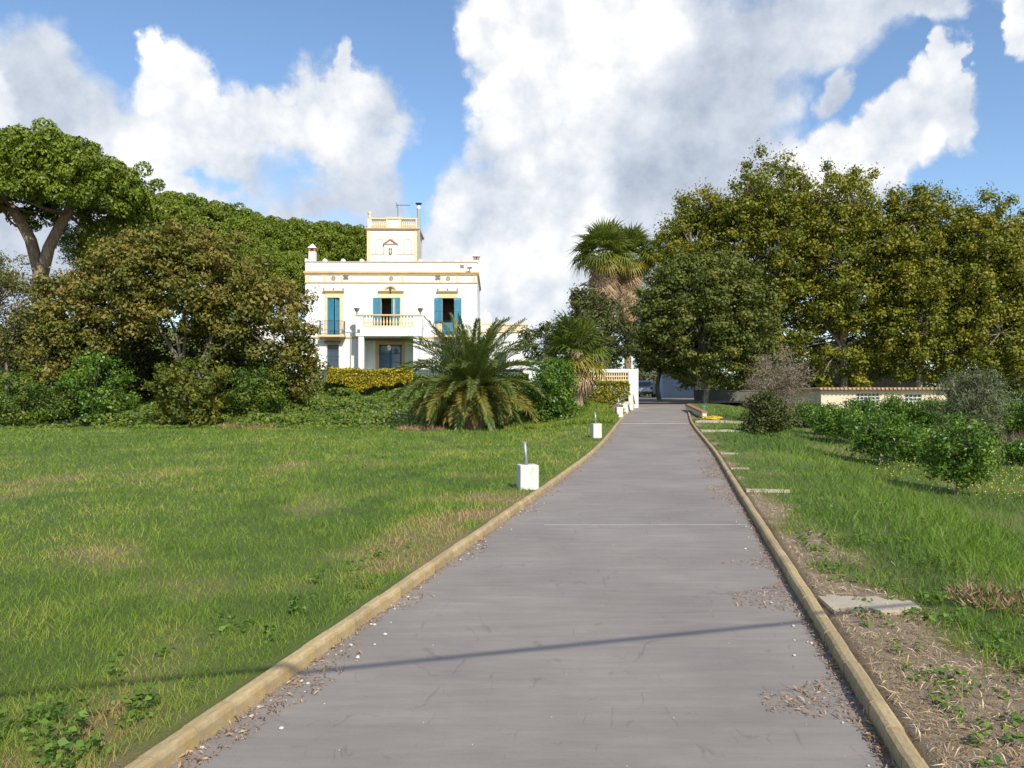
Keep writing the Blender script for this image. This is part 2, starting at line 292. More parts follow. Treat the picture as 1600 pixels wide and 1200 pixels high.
# ------------------------------------------------------------------ helpers
def tag(o, label=None, cat=None, group=None, kind=None):
    if label: o['label'] = label
    if cat: o['category'] = cat
    if group: o['group'] = group
    if kind: o['kind'] = kind
    return o
def empty(name, loc, rz=0, **kw):
    o = bpy.data.objects.new(name, None); COL.objects.link(o); o.location = loc; o.rotation_euler = (0, 0, rz); o.empty_display_size = 0.2
    return tag(o, **kw)
def link(name, me, mat=None, parent=None, loc=None):
    o = bpy.data.objects.new(name, me); COL.objects.link(o)
    if mat is not None and not me.materials: me.materials.append(M[mat])
    if parent: o.parent = parent
    if loc is not None: o.location = loc
    return o
class MB:
    def __init__(s): s.v = []; s.f = []
    def add(s, vs, fs):
        o = len(s.v); s.v += [tuple(p) for p in vs]; s.f += [tuple(i + o for i in f) for f in fs]; return s
    def box(s, x0, x1, y0, y1, z0, z1):
        return s.add([(x0, y0, z0), (x1, y0, z0), (x1, y1, z0), (x0, y1, z0), (x0, y0, z1), (x1, y0, z1), (x1, y1, z1), (x0, y1, z1)],
                     [(0, 3, 2, 1), (4, 5, 6, 7), (0, 1, 5, 4), (1, 2, 6, 5), (2, 3, 7, 6), (3, 0, 4, 7)])
    def prism(s, pts, y0, y1):          # polygon in x,z pulled along y
        n = len(pts); vs = [(x, y0, z) for x, z in pts] + [(x, y1, z) for x, z in pts]
        return s.add(vs, [tuple(range(n)), tuple(range(2 * n - 1, n - 1, -1))] + [(i, i + n, (i + 1) % n + n, (i + 1) % n) for i in range(n)])
    def band(s, outer, inner, y0, y1):  # open strip between two x,z outlines
        n = len(outer); vs = [(x, y0, z) for x, z in outer] + [(x, y0, z) for x, z in inner] + [(x, y1, z) for x, z in outer] + [(x, y1, z) for x, z in inner]
        fs = []
        for i in range(n - 1):
            a, c, e, g = i, i + n, i + 2 * n, i + 3 * n
            fs += [(a, a + 1, c + 1, c), (e, g, g + 1, e + 1), (a, e, e + 1, a + 1), (c, c + 1, g + 1, g)]
        fs += [(0, n, 3 * n, 2 * n), (n - 1, 3 * n - 1, 4 * n - 1, 2 * n - 1)]
        return s.add(vs, fs)
    def lathe(s, prof, c=(0, 0, 0), n=10):
        vs = []; fs = []
        for r, z in prof:
            for i in range(n): a = 2 * math.pi * i / n; vs.append((c[0] + r * math.cos(a), c[1] + r * math.sin(a), c[2] + z))
        for k in range(len(prof) - 1):
            for i in range(n): j = (i + 1) % n; fs.append((k * n + i, k * n + j, (k + 1) * n + j, (k + 1) * n + i))
        fs.append(tuple(range(n - 1, -1, -1))); fs.append(tuple(range((len(prof) - 1) * n, len(prof) * n)))
        return s.add(vs, fs)
    def tube(s, pts, rad, n=6):
        pts = [Vector(p) for p in pts]; vs = []; fs = []
        for k, p in enumerate(pts):
            d = (pts[min(k + 1, len(pts) - 1)] - pts[max(k - 1, 0)])
            d = d.normalized() if d.length > 1e-6 else Vector((0, 0, 1))
            u = d.cross(Vector((0.31, 0.95, 0.05)));  u = u.normalized(); w = d.cross(u)
            r = rad[k] if isinstance(rad, (list, tuple)) else rad
            for i in range(n): a = 2 * math.pi * i / n; vs.append(p + u * (r * math.cos(a)) + w * (r * math.sin(a)))
        for k in range(len(pts) - 1):
            for i in range(n): j = (i + 1) % n; fs.append((k * n + i, k * n + j, (k + 1) * n + j, (k + 1) * n + i))
        fs.append(tuple(range(n - 1, -1, -1))); fs.append(tuple(range((len(pts) - 1) * n, len(pts) * n)))
        return s.add(vs, fs)
    def mesh(s, name, smooth=False):
        me = bpy.data.meshes.new(name); me.from_pydata(s.v, [], s.f)
        bm = bmesh.new(); bm.from_mesh(me); bmesh.ops.recalc_face_normals(bm, faces=bm.faces); bm.to_mesh(me); bm.free()
        if smooth: me.polygons.foreach_set('use_smooth', [True] * len(me.polygons))
        return me
    def build(s, name, mat, parent=None, loc=None, smooth=False, **kw):
        o = link(name, s.mesh(name, smooth), mat, parent, loc); return tag(o, **kw)
def bevel(o, w, seg=2):
    md = o.modifiers.new('bevel', 'BEVEL'); md.width = w; md.segments = seg; md.limit_method = 'ANGLE'; return o
def npmesh(name, V, k, rnd=None):
    """mesh of faces with k corners each, V shaped (n, k, 3)"""
    n = V.shape[0]; me = bpy.data.meshes.new(name)
    me.vertices.add(n * k); me.vertices.foreach_set('co', np.ascontiguousarray(V, dtype=np.float32).ravel())
    me.loops.add(n * k); me.loops.foreach_set('vertex_index', np.arange(n * k, dtype=np.int32))
    me.polygons.add(n); me.polygons.foreach_set('loop_start', np.arange(0, n * k, k, dtype=np.int32))
    me.update(calc_edges=True)
    if rnd is not None:
        a = me.attributes.new('rnd', 'FLOAT', 'FACE'); a.data.foreach_set('value', np.ascontiguousarray(rnd, dtype=np.float32))
    return me
def unit(a): return a / np.maximum(np.linalg.norm(a, axis=-1, keepdims=True), 1e-9)
def leaves(P, N, L, Wd, g, fold=0.18, A=None):
    """kite leaves at P facing N; returns (n,4,3)"""
    n = len(P); L = np.broadcast_to(L, n)[:, None]; Wd = np.broadcast_to(Wd, n)[:, None]
    if A is None: A = g.normal(size=(n, 3))
    A = unit(A - N * np.sum(A * N, 1, keepdims=True)); B = np.cross(N, A)
    up = N * (L * fold)
    return np.stack([P - A * L * 0.5, P + B * Wd * 0.5 + up - A * L * 0.08, P + A * L * 0.5, P - B * Wd * 0.5 + up - A * L * 0.08], 1)
def clump_leaves(C, Rr, per, L, g, up=0.35, outw=1.5, flat=0.8, jitter=0.25, wr=0.6, lo=0.45):
    C = np.repeat(np.asarray(C), per, 0); Rr = np.repeat(np.asarray(Rr), per)
    D = unit(g.normal(size=(len(C), 3))); rr = (lo + (1 - lo) * g.random(len(C)) ** 0.6) * Rr
    P = C + D * rr[:, None] * np.array([1, 1, flat])
    N = unit(unit(g.normal(size=P.shape)) + D * outw + np.array([0, 0, up]))
    LL = L * (1 + jitter * g.normal(size=len(P))).clip(0.5, 1.7)
    return leaves(P, N, LL, LL * wr, g)
# value noise
_perm = np.random.default_rng(3).random((256, 256))
def vnoise(x, y):
    xi = np.floor(x).astype(int); yi = np.floor(y).astype(int); fx = x - xi; fy = y - yi
    fx = fx * fx * (3 - 2 * fx); fy = fy * fy * (3 - 2 * fy)
    g = lambda i, j: _perm[i % 256, j % 256]
    return (g(xi, yi) * (1 - fx) + g(xi + 1, yi) * fx) * (1 - fy) + (g(xi, yi + 1) * (1 - fx) + g(xi + 1, yi + 1) * fx) * fy
def fbm(x, y, o=4):
    s = 0; a = 0.5; t = 0
    for k in range(o): s = s + a * vnoise(x + 17.3 * k, y + 9.1 * k); t += a; a *= 0.5; x = x * 2.03; y = y * 2.03
    return s / t
def ss(x, a, b_):
    t = np.clip((x - a) / (b_ - a), 0, 1); return t * t * (3 - 2 * t)

# ------------------------------------------------------------------ terrain
def road_cx(y): return -0.70 + 0.209 * y - 0.5 * ss(y, 20, 44)
def road_z(y): return np.interp(y, [0, 15, 20, 27, 33, 39, 45, 52, 58, 70, 85, 400], [0, 0, 0.02, 0.09, 0.20, 0.36, 0.64, 0.95, 1.14, 1.32, 1.45, 1.6])
HW = 1.75                       # half width of the paving; kerb outside it
def ground_z(x, y):
    x = np.asarray(x, float); y = np.asarray(y, float)
    t = x - road_cx(y); zr = road_z(y)
    # left: lawn, then a bank up to the house terrace
    bank = 1.55 * ss(y, 39.5, 50.5) + 1.1 * ss(y, 51.8, 52.8)
    w = ss(-t, 2.4, 6.5)
    lawn = 0.075 + 0.10 * (fbm(x * 0.13 + 5, y * 0.13, 3) - 0.5) * ss(-t, 2.2, 6)
    left = (zr + 0.075) * (1 - w) + np.maximum(lawn, bank) * w
    hill = 7.0 * ss(y, 66, 95) * ss(-x, 8, 22); left = left + hill
    # right: verge, then a drop to the orchard
    fz = np.interp(y, [0, 22, 34, 50, 70, 400], [-0.95, -0.90, -0.35, 0.45, 1.1, 1.6])
    wr = ss(t, 3.0, 8.0) ** 1.0
    right = (zr + 0.06) * (1 - wr) + (fz + 0.12 * (fbm(x * 0.2, y * 0.2, 3) - 0.5)) * wr
    rough = 0.05 * (fbm(x * 1.1, y * 1.1, 3) - 0.5) * ss(t, 2.0, 3.0); right = right + rough
    z = np.where(t < 0, left, right)
    inside = np.abs(t) < HW + 0.12
    return np.where(inside & (y < 57), zr - 0.06, z)
def hit(px, py):
    """the point of the ground seen at a photo pixel"""
    d = np.arange(2.5, 160, 0.05); x = (px - 800) / F * d; z = CH + (HOR - py) / F * d
    k = np.argmax(z <= ground_z(x, d)); k = k if z[k] <= ground_z(x[k], d[k]) else len(d) - 1
    return float(x[k]), float(d[k])
def at(px, py, d): return ((px - 800) / F * d, d, CH + (HOR - py) / F * d)
def gz(x, y): return float(ground_z(np.array([x]), np.array([y]))[0])
def dryness(x, y):
    """0 lush .. 1 bare, patches on the lawn and the trodden verge"""
    t = x - road_cx(y)
    a = fbm(x * 0.95 + 31, y * 0.60 + 7, 4); c = fbm(x * 0.16 + 3, y * 0.16 + 40, 3)
    d = ss(a * 0.8 + c * 0.3, 0.55, 0.79) * 0.58
    lawn = d * (1 - 0.45 * ss(y, 14, 26))
    e = fbm(x * 1.3 + 11, y * 0.9 + 3, 4)
    edge = np.interp(y, [0, 4, 5.8, 7.9, 11, 16, 60], [3.8, 3.3, 2.7, 2.35, 2.15, 2.0, 2.0])
    verge = 1 - ss(t + (e - 0.5) * 1.5, edge - 0.5, edge + 0.35)
    rightf = np.maximum(verge, 0.35 * ss(fbm(x * 0.4, y * 0.4 + 60, 3), 0.55, 0.75))
    return np.where(t < 0, lawn, rightf)
ts = np.concatenate([-np.geomspace(400, 12, 24), -np.linspace(11.6, 2.2, 42), [-1.98, -1.885, -1.86, -1.0, 0, 1.0, 1.86, 1.885, 1.98], np.linspace(2.1, 12, 60), np.geomspace(12.5, 400, 24)])
ys = np.concatenate([[-60, -30, -15, -8, -4], np.linspace(-2, 16, 100), np.linspace(16.4, 60, 110), np.geomspace(61, 700, 30)])
T, Y = np.meshgrid(ts, ys); X = road_cx(Y) + T; Z = ground_z(X, Y)
nr, nc = T.shape
idx = np.arange(nr * nc).reshape(nr, nc)
faces = np.stack([idx[:-1, :-1], idx[:-1, 1:], idx[1:, 1:], idx[1:, :-1]], -1).reshape(-1, 4)
me = bpy.data.meshes.new('ground'); me.from_pydata(np.stack([X, Y, Z], -1).reshape(-1, 3).tolist(), [], faces.tolist())
a_ = me.attributes.new('tone', 'FLOAT', 'POINT'); a_.data.foreach_set('value', dryness(X, Y).astype(np.float32).ravel())
me.polygons.foreach_set('use_smooth', [True] * len(me.polygons))
tag(link('ground', me, 'soil'), kind='structure')

# road and yard
def strip(y0, y1, n, l, r, dz):
    V = []; Fc = []
    yy = np.linspace(y0, y1, n); k = 9
    for i, y in enumerate(yy):
        for j in range(k):
            t = l(y) + (r(y) - l(y)) * j / (k - 1); V.append((float(road_cx(y)) + t, float(y), float(road_z(y)) + dz))
    for i in range(n - 1):
        for j in range(k - 1): q = i * k + j; Fc.append((q, q + 1, q + k + 1, q + k))
    return MB().add(V, Fc)
tag(strip(-12, 56.8, 150, lambda y: -HW, lambda y: HW, 0.0).build('road', 'road'), kind='structure')
tag(strip(56.8, 105, 40, lambda y: -7.5, lambda y: 9.0, 0.09).build('yard_paving', 'road'), kind='structure')
strip(38.9, 39.12, 2, lambda y: -HW + 0.05, lambda y: HW - 0.08, 0.006).build('road_line', 'white_paint', kind='structure')
strip(10.93, 10.965, 2, lambda y: -1.15, lambda y: HW - 0.1, 0.004).build('road_joint', 'white_paint', kind='structure')

# kerbs: one stone every third of a metre
def kerb_stone_mesh(L):
    p = [(-0.05, -0.16), (-0.05, 0.070), (-0.043, 0.091), (-0.022, 0.103), (0.022, 0.103), (0.043, 0.091), (0.05, 0.070), (0.05, -0.16)]
    return MB().prism(p, -L / 2 + 0.003, L / 2 - 0.003).mesh('kerb_stone', False)
ksm = [kerb_stone_mesh(0.336) for _ in range(1)]
for side in (-1, 1):
    root = empty('kerb', (float(road_cx(0)) + side * (HW + 0.055), 0, 0), kind='structure')
    y = 1.6; k = 0
    rr_ = random.Random(side + 5)
    while y < (49 if side > 0 else 45.5) and k < 150:
        cx = float(road_cx(y)) + side * (HW + 0.055); sl_ = float(road_cx(y + 0.2) - road_cx(y - 0.2)) / 0.4; sz = float(road_z(y + 0.2) - road_z(y - 0.2)) / 0.4
        o = link('kerb_stone', ksm[0], 'kerb', root)
        o.location = (cx - root.location.x + rr_.uniform(-.004, .004), y, float(road_z(y)) + rr_.uniform(-.004, .004))
        o.rotation_euler = (math.atan(sz), rr_.uniform(-.02, .02), -math.atan(sl_) + rr_.uniform(-.008, .008))
        y += 0.33; k += 1

# ------------------------------------------------------------------ grass
def grass_patch(name, n, d0, d1, amax, keep, hfun, wk, tonef, seg):
    g = np.random.default_rng(hash(name) % 1000 + 5 if False else len(name) + n % 97)
    d = d0 * (d1 / d0) ** g.random(n) ; a = (g.random(n) * 2 - 1) * amax
    x = d * np.tan(a); y = d
    k = keep(x, y, g); x, y = x[k], y[k]; d = d[k]; n = len(x)
    z = ground_z(x, y) - 0.01
    h = hfun(x, y, g); w = wk * d * (0.7 + 0.6 * g.random(n))
    ang = g.random(n) * 2 * np.pi; lean = (0.25 + 0.95 * g.random(n)) * h; la = g.random(n) * 2 * np.pi
    P = np.stack([x, y, z], 1); U = np.stack([np.cos(ang), np.sin(ang), 0 * ang], 1) * w[:, None] * 0.5
    Lv = np.stack([np.cos(la) * lean, np.sin(la) * lean, h], 1); mid_ = P + Lv * np.array([0.35, 0.35, 0.58])
    tone = np.clip(tonef(x, y) + g.normal(size=n) * 0.13, 0, 1)
    if seg == 2:
        quads = np.stack([P - U, P + U, mid_ + U * 0.8, mid_ - U * 0.8], 1); tips = np.stack([mid_ - U * 0.8, mid_ + U * 0.8, P + Lv, P + Lv], 1)
        tips[:, 3] = P + Lv - U * 0.05
        V = np.concatenate([quads, tips]); tone = np.concatenate([tone, tone])
        return npmesh(name, V, 4, tone)
    return npmesh(name, np.stack([P - U, P + U, P + Lv], 1), 3, tone)
def tof(x, y): return x - road_cx(y)
def keepL(x, y, g):
    t = tof(x, y); dr = dryness(x, y)
    return (t < -HW - 0.17) & (g.random(len(x)) > dr * 0.45) & (y < 43)
def keepR(x, y, g):
    t = tof(x, y); dr = dryness(x, y)
    return (t > HW + 0.2) & (g.random(len(x)) > dr * 0.985) & (y < 52)
def toneL(x, y): return 0.33 + 0.30 * (fbm(x * 0.35 + 9, y * 0.25, 3) - 0.45) * 2 + 0.38 * (fbm(x * 2.3, y * 1.4, 3) - 0.5) * 2 + dryness(x, y) * 0.55
def toneR(x, y): return 0.16 + 0.34 * (fbm(x * 0.5 + 70, y * 0.4, 3) - 0.5) * 2 + dryness(x, y) * 0.5
def hL(x, y, g): return (0.022 + 0.055 * g.random(len(x)) ** 1.5) * (0.7 + 1.0 * fbm(x * 0.8, y * 0.8, 3)) * (1 + 0.02 * y)
def hR(x, y, g): return (0.08 + 0.20 * g.random(len(x))) * (0.35 + 1.3 * fbm(x * 0.9 + 20, y * 0.9, 3)) * (0.5 + 0.5 * ss(tof(x, y), 2.0, 4.5))
for nm, n, d0, d1, k, h, wk, tf, seg in (('lawn_grass', 190000, 2.6, 12, keepL, hL, 0.00085, toneL, 2), ('lawn_grass', 170000, 12, 43, keepL, hL, 0.0011, toneL, 1),
                                        ('verge_grass', 110000, 2.6, 14, keepR, hR, 0.0011, toneR, 2), ('verge_grass', 90000, 14, 52, keepR, hR, 0.0011, toneR, 1)):
    me = grass_patch(nm, n, d0, d1, R(44), k, h, wk, tf, seg)
    lab = 'green and straw coloured grass of the wide lawn left of the drive' if nm[0] == 'l' else 'long green grass on the bank right of the drive'
    tag(link(nm, me, 'grass'), lab, 'grass', kind='stuff')

# straw, weeds, litter, pebbles
def flat_bits(n, xy, Lr, wr, g, zoff=0.012, tilt=0.35):
    x, y = xy; P = np.stack([x, y, np.where(np.abs(tof(x, y)) < HW + 0.02, road_z(y), ground_z(x, y)) + zoff + 0.02 * g.random(len(x))], 1)
    N = unit(np.stack([g.normal(size=len(x)) * tilt, g.normal(size=len(x)) * tilt, np.ones(len(x))], 1))
    L = Lr[0] + (Lr[1] - Lr[0]) * g.random(len(x)) ** 2
    return leaves(P, N, L, L * wr, g, 0.15)
g = np.random.default_rng(21)
y = 2.8 + 17 * g.random(60000) ** 1.6; t = HW + 0.16 + 2.9 * g.random(60000) ** 1.1; x = road_cx(y) + t
k = (g.random(60000) < dryness(x, y)); x, y = x[k], y[k]
V = flat_bits(0, (x, y), (0.012, 0.12), 0.07, g, 0.006)
tag(link('straw_litter', npmesh('straw_litter', V, 4, g.random(len(V))), 'straw'), 'dry straw strewn over the bare earth beside the right kerb', 'straw', kind='stuff')
def kerb_litter(side, n, seed):
    g = np.random.default_rng(seed); y = 3 + 36 * g.random(n) ** 1.7
    drift = ss(fbm(y * 1.3 + side * 9, y * 0 + 2.2, 4), 0.42, 0.66)
    wmax = (0.07 + (0.50 if side > 0 else 0.22) * drift) * np.interp(y, [3, 12, 40], [1, 1, 0.8])
    t = side * (HW - 0.005 - wmax * g.random(n) ** 1.3); k = g.random(n) < 0.4 + 0.6 * drift
    return road_cx(y[k]) + t[k], y[k]
for side, n in ((-1, 7000), (1, 18000)):
    x, y = kerb_litter(side, n, 40 + side); V = flat_bits(0, (x, y), (0.012, 0.055), 0.26, g, 0.004, 0.5)
    tag(link('leaf_litter', npmesh('leaf_litter', V, 4, g.random(len(V))), 'litter'), 'brown leaf litter drifted along the %s kerb on the drive' % ('left' if side < 0 else 'right'), 'leaf litter', kind='stuff')
def rosettes(name, xy, n_leaf, L, mat, label, cat, g, hgt=0.05):
    x, y = xy; n = len(x); C = np.repeat(np.stack([x, y, ground_z(x, y) + 0.01], 1), n_leaf, 0)
    sz = np.repeat(0.6 + 0.8 * g.random(n), n_leaf)
    a = g.random(len(C)) * 2 * np.pi; rr = g.random(len(C)) * L * 1.6 * sz
    P = C + np.stack([np.cos(a) * rr, np.sin(a) * rr, hgt * g.random(len(C)) * sz], 1)
    N = unit(np.stack([0.5 * g.normal(size=len(C)), 0.5 * g.normal(size=len(C)), np.ones(len(C))], 1))
    LL = L * sz * (0.6 + 0.7 * g.random(len(C)))
    V = leaves(P, N, LL, LL * 0.75, g, 0.12)
    return tag(link(name, npmesh(name, V, 4, g.random(len(V))), mat), label, cat, kind='stuff')
y = 3 + 7 * g.random(1100); t = HW + 0.35 + 3.0 * g.random(1100); x = road_cx(y) + t
k = fbm(x * 1.6, y * 1.6 + 4, 3) > 0.5; rosettes('verge_weeds', (x[k], y[k]), 10, 0.034, 'weed', 'small leafy weeds on the bare earth by the right kerb', 'weeds', g)
y = np.concatenate([3.2 + 1.1 * g.random(90), 4 + 5 * g.random(40)]); t = np.concatenate([-HW - 0.3 - 1.3 * g.random(90), -HW - 0.25 - 0.7 * g.random(40)])
rosettes('lawn_weeds', (road_cx(y) + t, y), 14, 0.034, 'weed', 'broad leafed weeds in the lawn beside the left kerb', 'weeds', g, 0.09)
pb = MB()
for i in range(170):
    side = random.choice((-1, -1, 1)); y = 3.2 + 10 * random.random() ** 1.6
    t = side * (HW - 0.03 - 0.25 * random.random() ** 2) if random.random() < 0.6 else random.uniform(-HW, HW)
    r = random.uniform(0.003, 0.016) if abs(t) > 1.4 else random.uniform(0.002, 0.006)
    pb.lathe([(r * 0.5, 0), (r, r * 0.5), (r * 0.7, r), (r * 0.1, r * 1.15)], (float(road_cx(y)) + t, y, 0.001 + float(road_z(y))), 5)
tag(pb.build('pebbles', 'pebble'), 'scattered pale pebbles on the grey drive', 'pebbles', kind='stuff')

# pale concrete drain strips running off the right kerb
def slab(y0, length, width, ang, label, h=0.035):
    pts = []; n = 12; rr = random.Random(int(y0 * 10))
    cx = float(road_cx(y0)) + HW + 0.15
    up = [(length * i / n, width * (0.5 + rr.uniform(-.18, .18)) * (1 - 0.5 * (i / n) ** 3)) for i in range(n + 1)]
    dn = [(length * i / n, -width * (0.5 + rr.uniform(-.18, .18)) * (1 - 0.5 * (i / n) ** 3)) for i in range(n, -1, -1)]
    ca, sa = math.cos(ang), math.sin(ang); V = []
    for (u, v) in up + dn:
        x = cx + u * ca - v * sa; y = y0 + u * sa + v * ca; V.append((x, y))
    N = len(V); mb = MB(); vs = [(x, y, gz(x, y) - 0.03) for x, y in V] + [(x, y, gz(x, y) + h) for x, y in V]
    mb.add(vs, [tuple(range(N, 2 * N))] + [(i, (i + 1) % N, (i + 1) % N + N, i + N) for i in range(N)])
    o = mb.build('concrete_strip', 'concrete'); tag(o, label, 'concrete strip', 'concrete strips beside the right kerb')
slab(6.55, 0.72, 0.42, -0.10, 'wide sandy concrete spill beside the right kerb, nearest the camera')
slab(14.2, 0.75, 0.17, -0.12, 'long thin concrete strip off the right kerb in short grass', 0.05)
slab(18.4, 0.42, 0.16, -0.1, 'second small concrete strip beyond the long thin one', 0.03)
slab(22.6, 0.5, 0.2, 0.05, 'third small concrete strip right of the kerb, far along', 0.03)
slab(33.0, 2.3, 0.5, -0.1, 'broad pale concrete apron right of the kerb near the yellow hose', 0.06)
slab(39.0, 4.2, 0.6, 0.0, 'farthest pale concrete ledge below the dark wall', 0.10)

# ------------------------------------------------------------------ the house
D0 = 59.0
hx0 = (611.8 - 800) / F * D0; hz0 = gz(hx0, D0 - 2)
def HX(px, dy=0): return (px - 800) / F * (D0 + dy) - hx0
def HZ(py, dy=0): return CH + (HOR - py) / F * (D0 + dy) - hz0
house = empty('villa', (hx0, D0, hz0), R(1.2), label='white two storey villa with cream trim, teal shutters and square roof tower', cat='house')
def cx_(c): return 440 + c / 4.444
def cy_(c): return 300 + c / 4.444
def bx(name, mat, a, b_, c, d, y0, y1, parent=None, dy=None):
    """box from crop coordinates (x a..b, y c..d, c above d) placed at local depth y0..y1"""
    dd = y0 if dy is None else dy
    return MB().box(HX(cx_(a), dd), HX(cx_(b_), dd), y0, y1, HZ(cy_(d), dd), HZ(cy_(c), dd)).build(name, mat, parent or house)
def holes_wall(name, mat, x0, x1, z0, z1, hs, y0, y1, parent):
    xs = sorted({x0, x1, *[h[0] for h in hs], *[h[1] for h in hs]}); zs = sorted({z0, z1, *[h[2] for h in hs], *[h[3] for h in hs]})
    mb = MB()
    solid = lambda i, j: not any(h[0] - 1e-6 <= xs[i] and xs[i + 1] <= h[1] + 1e-6 and h[2] - 1e-6 <= zs[j] and zs[j + 1] <= h[3] + 1e-6 for h in hs)
    nx, nz = len(xs) - 1, len(zs) - 1
    for i in range(nx):
        for j in range(nz):
            if not solid(i, j): continue
            a, c, e, f_ = xs[i], xs[i + 1], zs[j], zs[j + 1]
            mb.add([(a, y0, e), (c, y0, e), (c, y0, f_), (a, y0, f_)], [(0, 1, 2, 3)]); mb.add([(a, y1, e), (c, y1, e), (c, y1, f_), (a, y1, f_)], [(3, 2, 1, 0)])
            for di, dj, q in ((-1, 0, [(a, y0, e), (a, y1, e), (a, y1, f_), (a, y0, f_)]), (1, 0, [(c, y0, e), (c, y1, e), (c, y1, f_), (c, y0, f_)]),
                              (0, -1, [(a, y0, e), (c, y0, e), (c, y1, e), (a, y1, e)]), (0, 1, [(a, y0, f_), (c, y0, f_), (c, y1, f_), (a, y1, f_)])):
                ii, jj = i + di, j + dj
                if not (0 <= ii < nx and 0 <= jj < nz) or not solid(ii, jj): mb.add(q, [(0, 1, 2, 3)])
    return mb.build(name, mat, parent)
XL, XR = HX(477.6), HX(745.6); ZT = HZ(409.5); Zf = HZ(524)      # Zf: upper floor level
DEP = 9.5
wz1 = HZ(cy_(735))
op = [(HX(cx_(320)), HX(cx_(405)), Zf, wz1), (HX(cx_(690)), HX(cx_(775)), Zf, wz1), (HX(cx_(1115)), HX(cx_(1197)), Zf, wz1),
      (HX(cx_(318)), HX(cx_(398)), HZ(cy_(1225)), HZ(cy_(1060))), (HX(cx_(1110)), HX(cx_(1190)), HZ(cy_(1225)), HZ(cy_(1060)))]
porch_op = (HX(cx_(560)), HX(cx_(920)), -0.2, HZ(cy_(1012)))
ROOF = HZ(441.8) + 0.1
holes_wall('front_wall', 'stucco', XL, XR, -0.6, ZT - 0.02, op + [porch_op], 0, 0.38, house)
MB().box(XL, XL + 0.3, 0.38, DEP, -0.6, ZT - 0.02).build('side_wall', 'stucco', house)
MB().box(XR - 0.3, XR, 0.38, DEP, -0.6, ZT - 0.02).build('side_wall', 'stucco', house)
MB().box(XL + 0.3, XR - 0.3, DEP - 0.3, DEP, -0.6, ZT - 0.02).build('back_wall', 'stucco', house)
MB().box(XL + 0.3, XR - 0.3, 0.38, DEP - 0.3, ROOF - 0.3, ROOF).build('roof', 'terracotta', house)
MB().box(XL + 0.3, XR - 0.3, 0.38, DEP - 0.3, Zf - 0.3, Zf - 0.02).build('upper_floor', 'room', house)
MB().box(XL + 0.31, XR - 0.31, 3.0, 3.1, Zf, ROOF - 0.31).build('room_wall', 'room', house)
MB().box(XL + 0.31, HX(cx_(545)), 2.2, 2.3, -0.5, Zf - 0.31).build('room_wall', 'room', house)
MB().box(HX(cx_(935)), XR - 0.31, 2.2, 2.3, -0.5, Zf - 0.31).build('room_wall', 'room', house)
# parapet coping, round merlons
MB().box(XL - 0.04, XR + 0.04, -0.05, 0.42, ZT - 0.02, ZT + 0.045).build('parapet_coping', 'ochre', house)
for c in (210, 302, 428, 558, 683, 840, 963, 1098, 1220):
    x = HX(cx_(c)); r = 0.175; arc = [(x + r * math.cos(R(a)), ZT + 0.045 + r * math.sin(R(a)) * 1.15) for a in range(0, 181, 20)]
    MB().prism(arc, 0.02, 0.34).build('merlon', 'stucco', house)
MB().box(XL - 0.02, XL + 0.14, -0.04, 0.4, ZT + 0.045, ZT + 0.24).build('parapet_pier', 'stucco', house)
# cornice and frieze
cn = MB(); zc0, zc1 = HZ(429.4), HZ(424.4)
cn.box(XL - 0.12, XR + 0.12, -0.14, -0.002, zc0 + 0.10, zc1); cn.box(XL - 0.06, XR + 0.06, -0.08, -0.002, zc0, zc0 + 0.098)
cn.box(XR + 0.002, XR + 0.12, 0, DEP, zc0 + 0.10, zc1); cn.box(XR + 0.002, XR + 0.06, 0, DEP, zc0, zc0 + 0.098)
cn.build('cornice', 'ochre', house)
MB().box(XL - 0.03, XR + 0.03, -0.06, -0.002, HZ(442.4), HZ(441.0)).build('string_course', 'ochre', house)
for a, b_ in ((172, 195), (288, 312), (410, 425), (678, 695), (828, 848), (1095, 1110), (1210, 1228), (1330, 1350)):
    bx('frieze_panel', 'cream', a, b_, 576.5, 628, -0.025, -0.002)
for c in (363, 761, 1156):
    x, z = HX(cx_(c)), HZ(cy_(599)); r = 0.17
    ring = lambda q: [(x + q * math.cos(R(a)), z + q * math.sin(R(a))) for a in range(0, 361, 20)]
    v = MB(); v.band(ring(r), ring(r * 0.72), -0.05, -0.002); v.box(x - r * .72, x + r * .72, -0.04, -0.003, z - 0.03, z + 0.03); v.box(x - 0.03, x + 0.03, -0.041, -0.003, z - r * .72, z + r * .72)
    v.build('round_vent', 'ochre', house)
    MB().prism(ring(r * 0.74)[:-1], -0.012, -0.003).build('vent_hole', 'iron', house)
for c in (448, 1085):
    x, z = HX(cx_(c)), HZ(cy_(592)); q = 0.21; w = 0.075
    v = MB()
    for sgn in (1, -1):
        dx, dz = q * 0.72, q * 0.72 * sgn; nx_, nz_ = -w * 0.7 * sgn, w * 0.7
        v.prism([(x - dx - nx_, z - dz - nz_), (x + dx - nx_, z + dz - nz_), (x + dx + nx_, z + dz + nz_), (x - dx + nx_, z - dz + nz_)], -0.06 - 0.004 * sgn, -0.003)
    v.build('wall_anchor', 'stone', house)
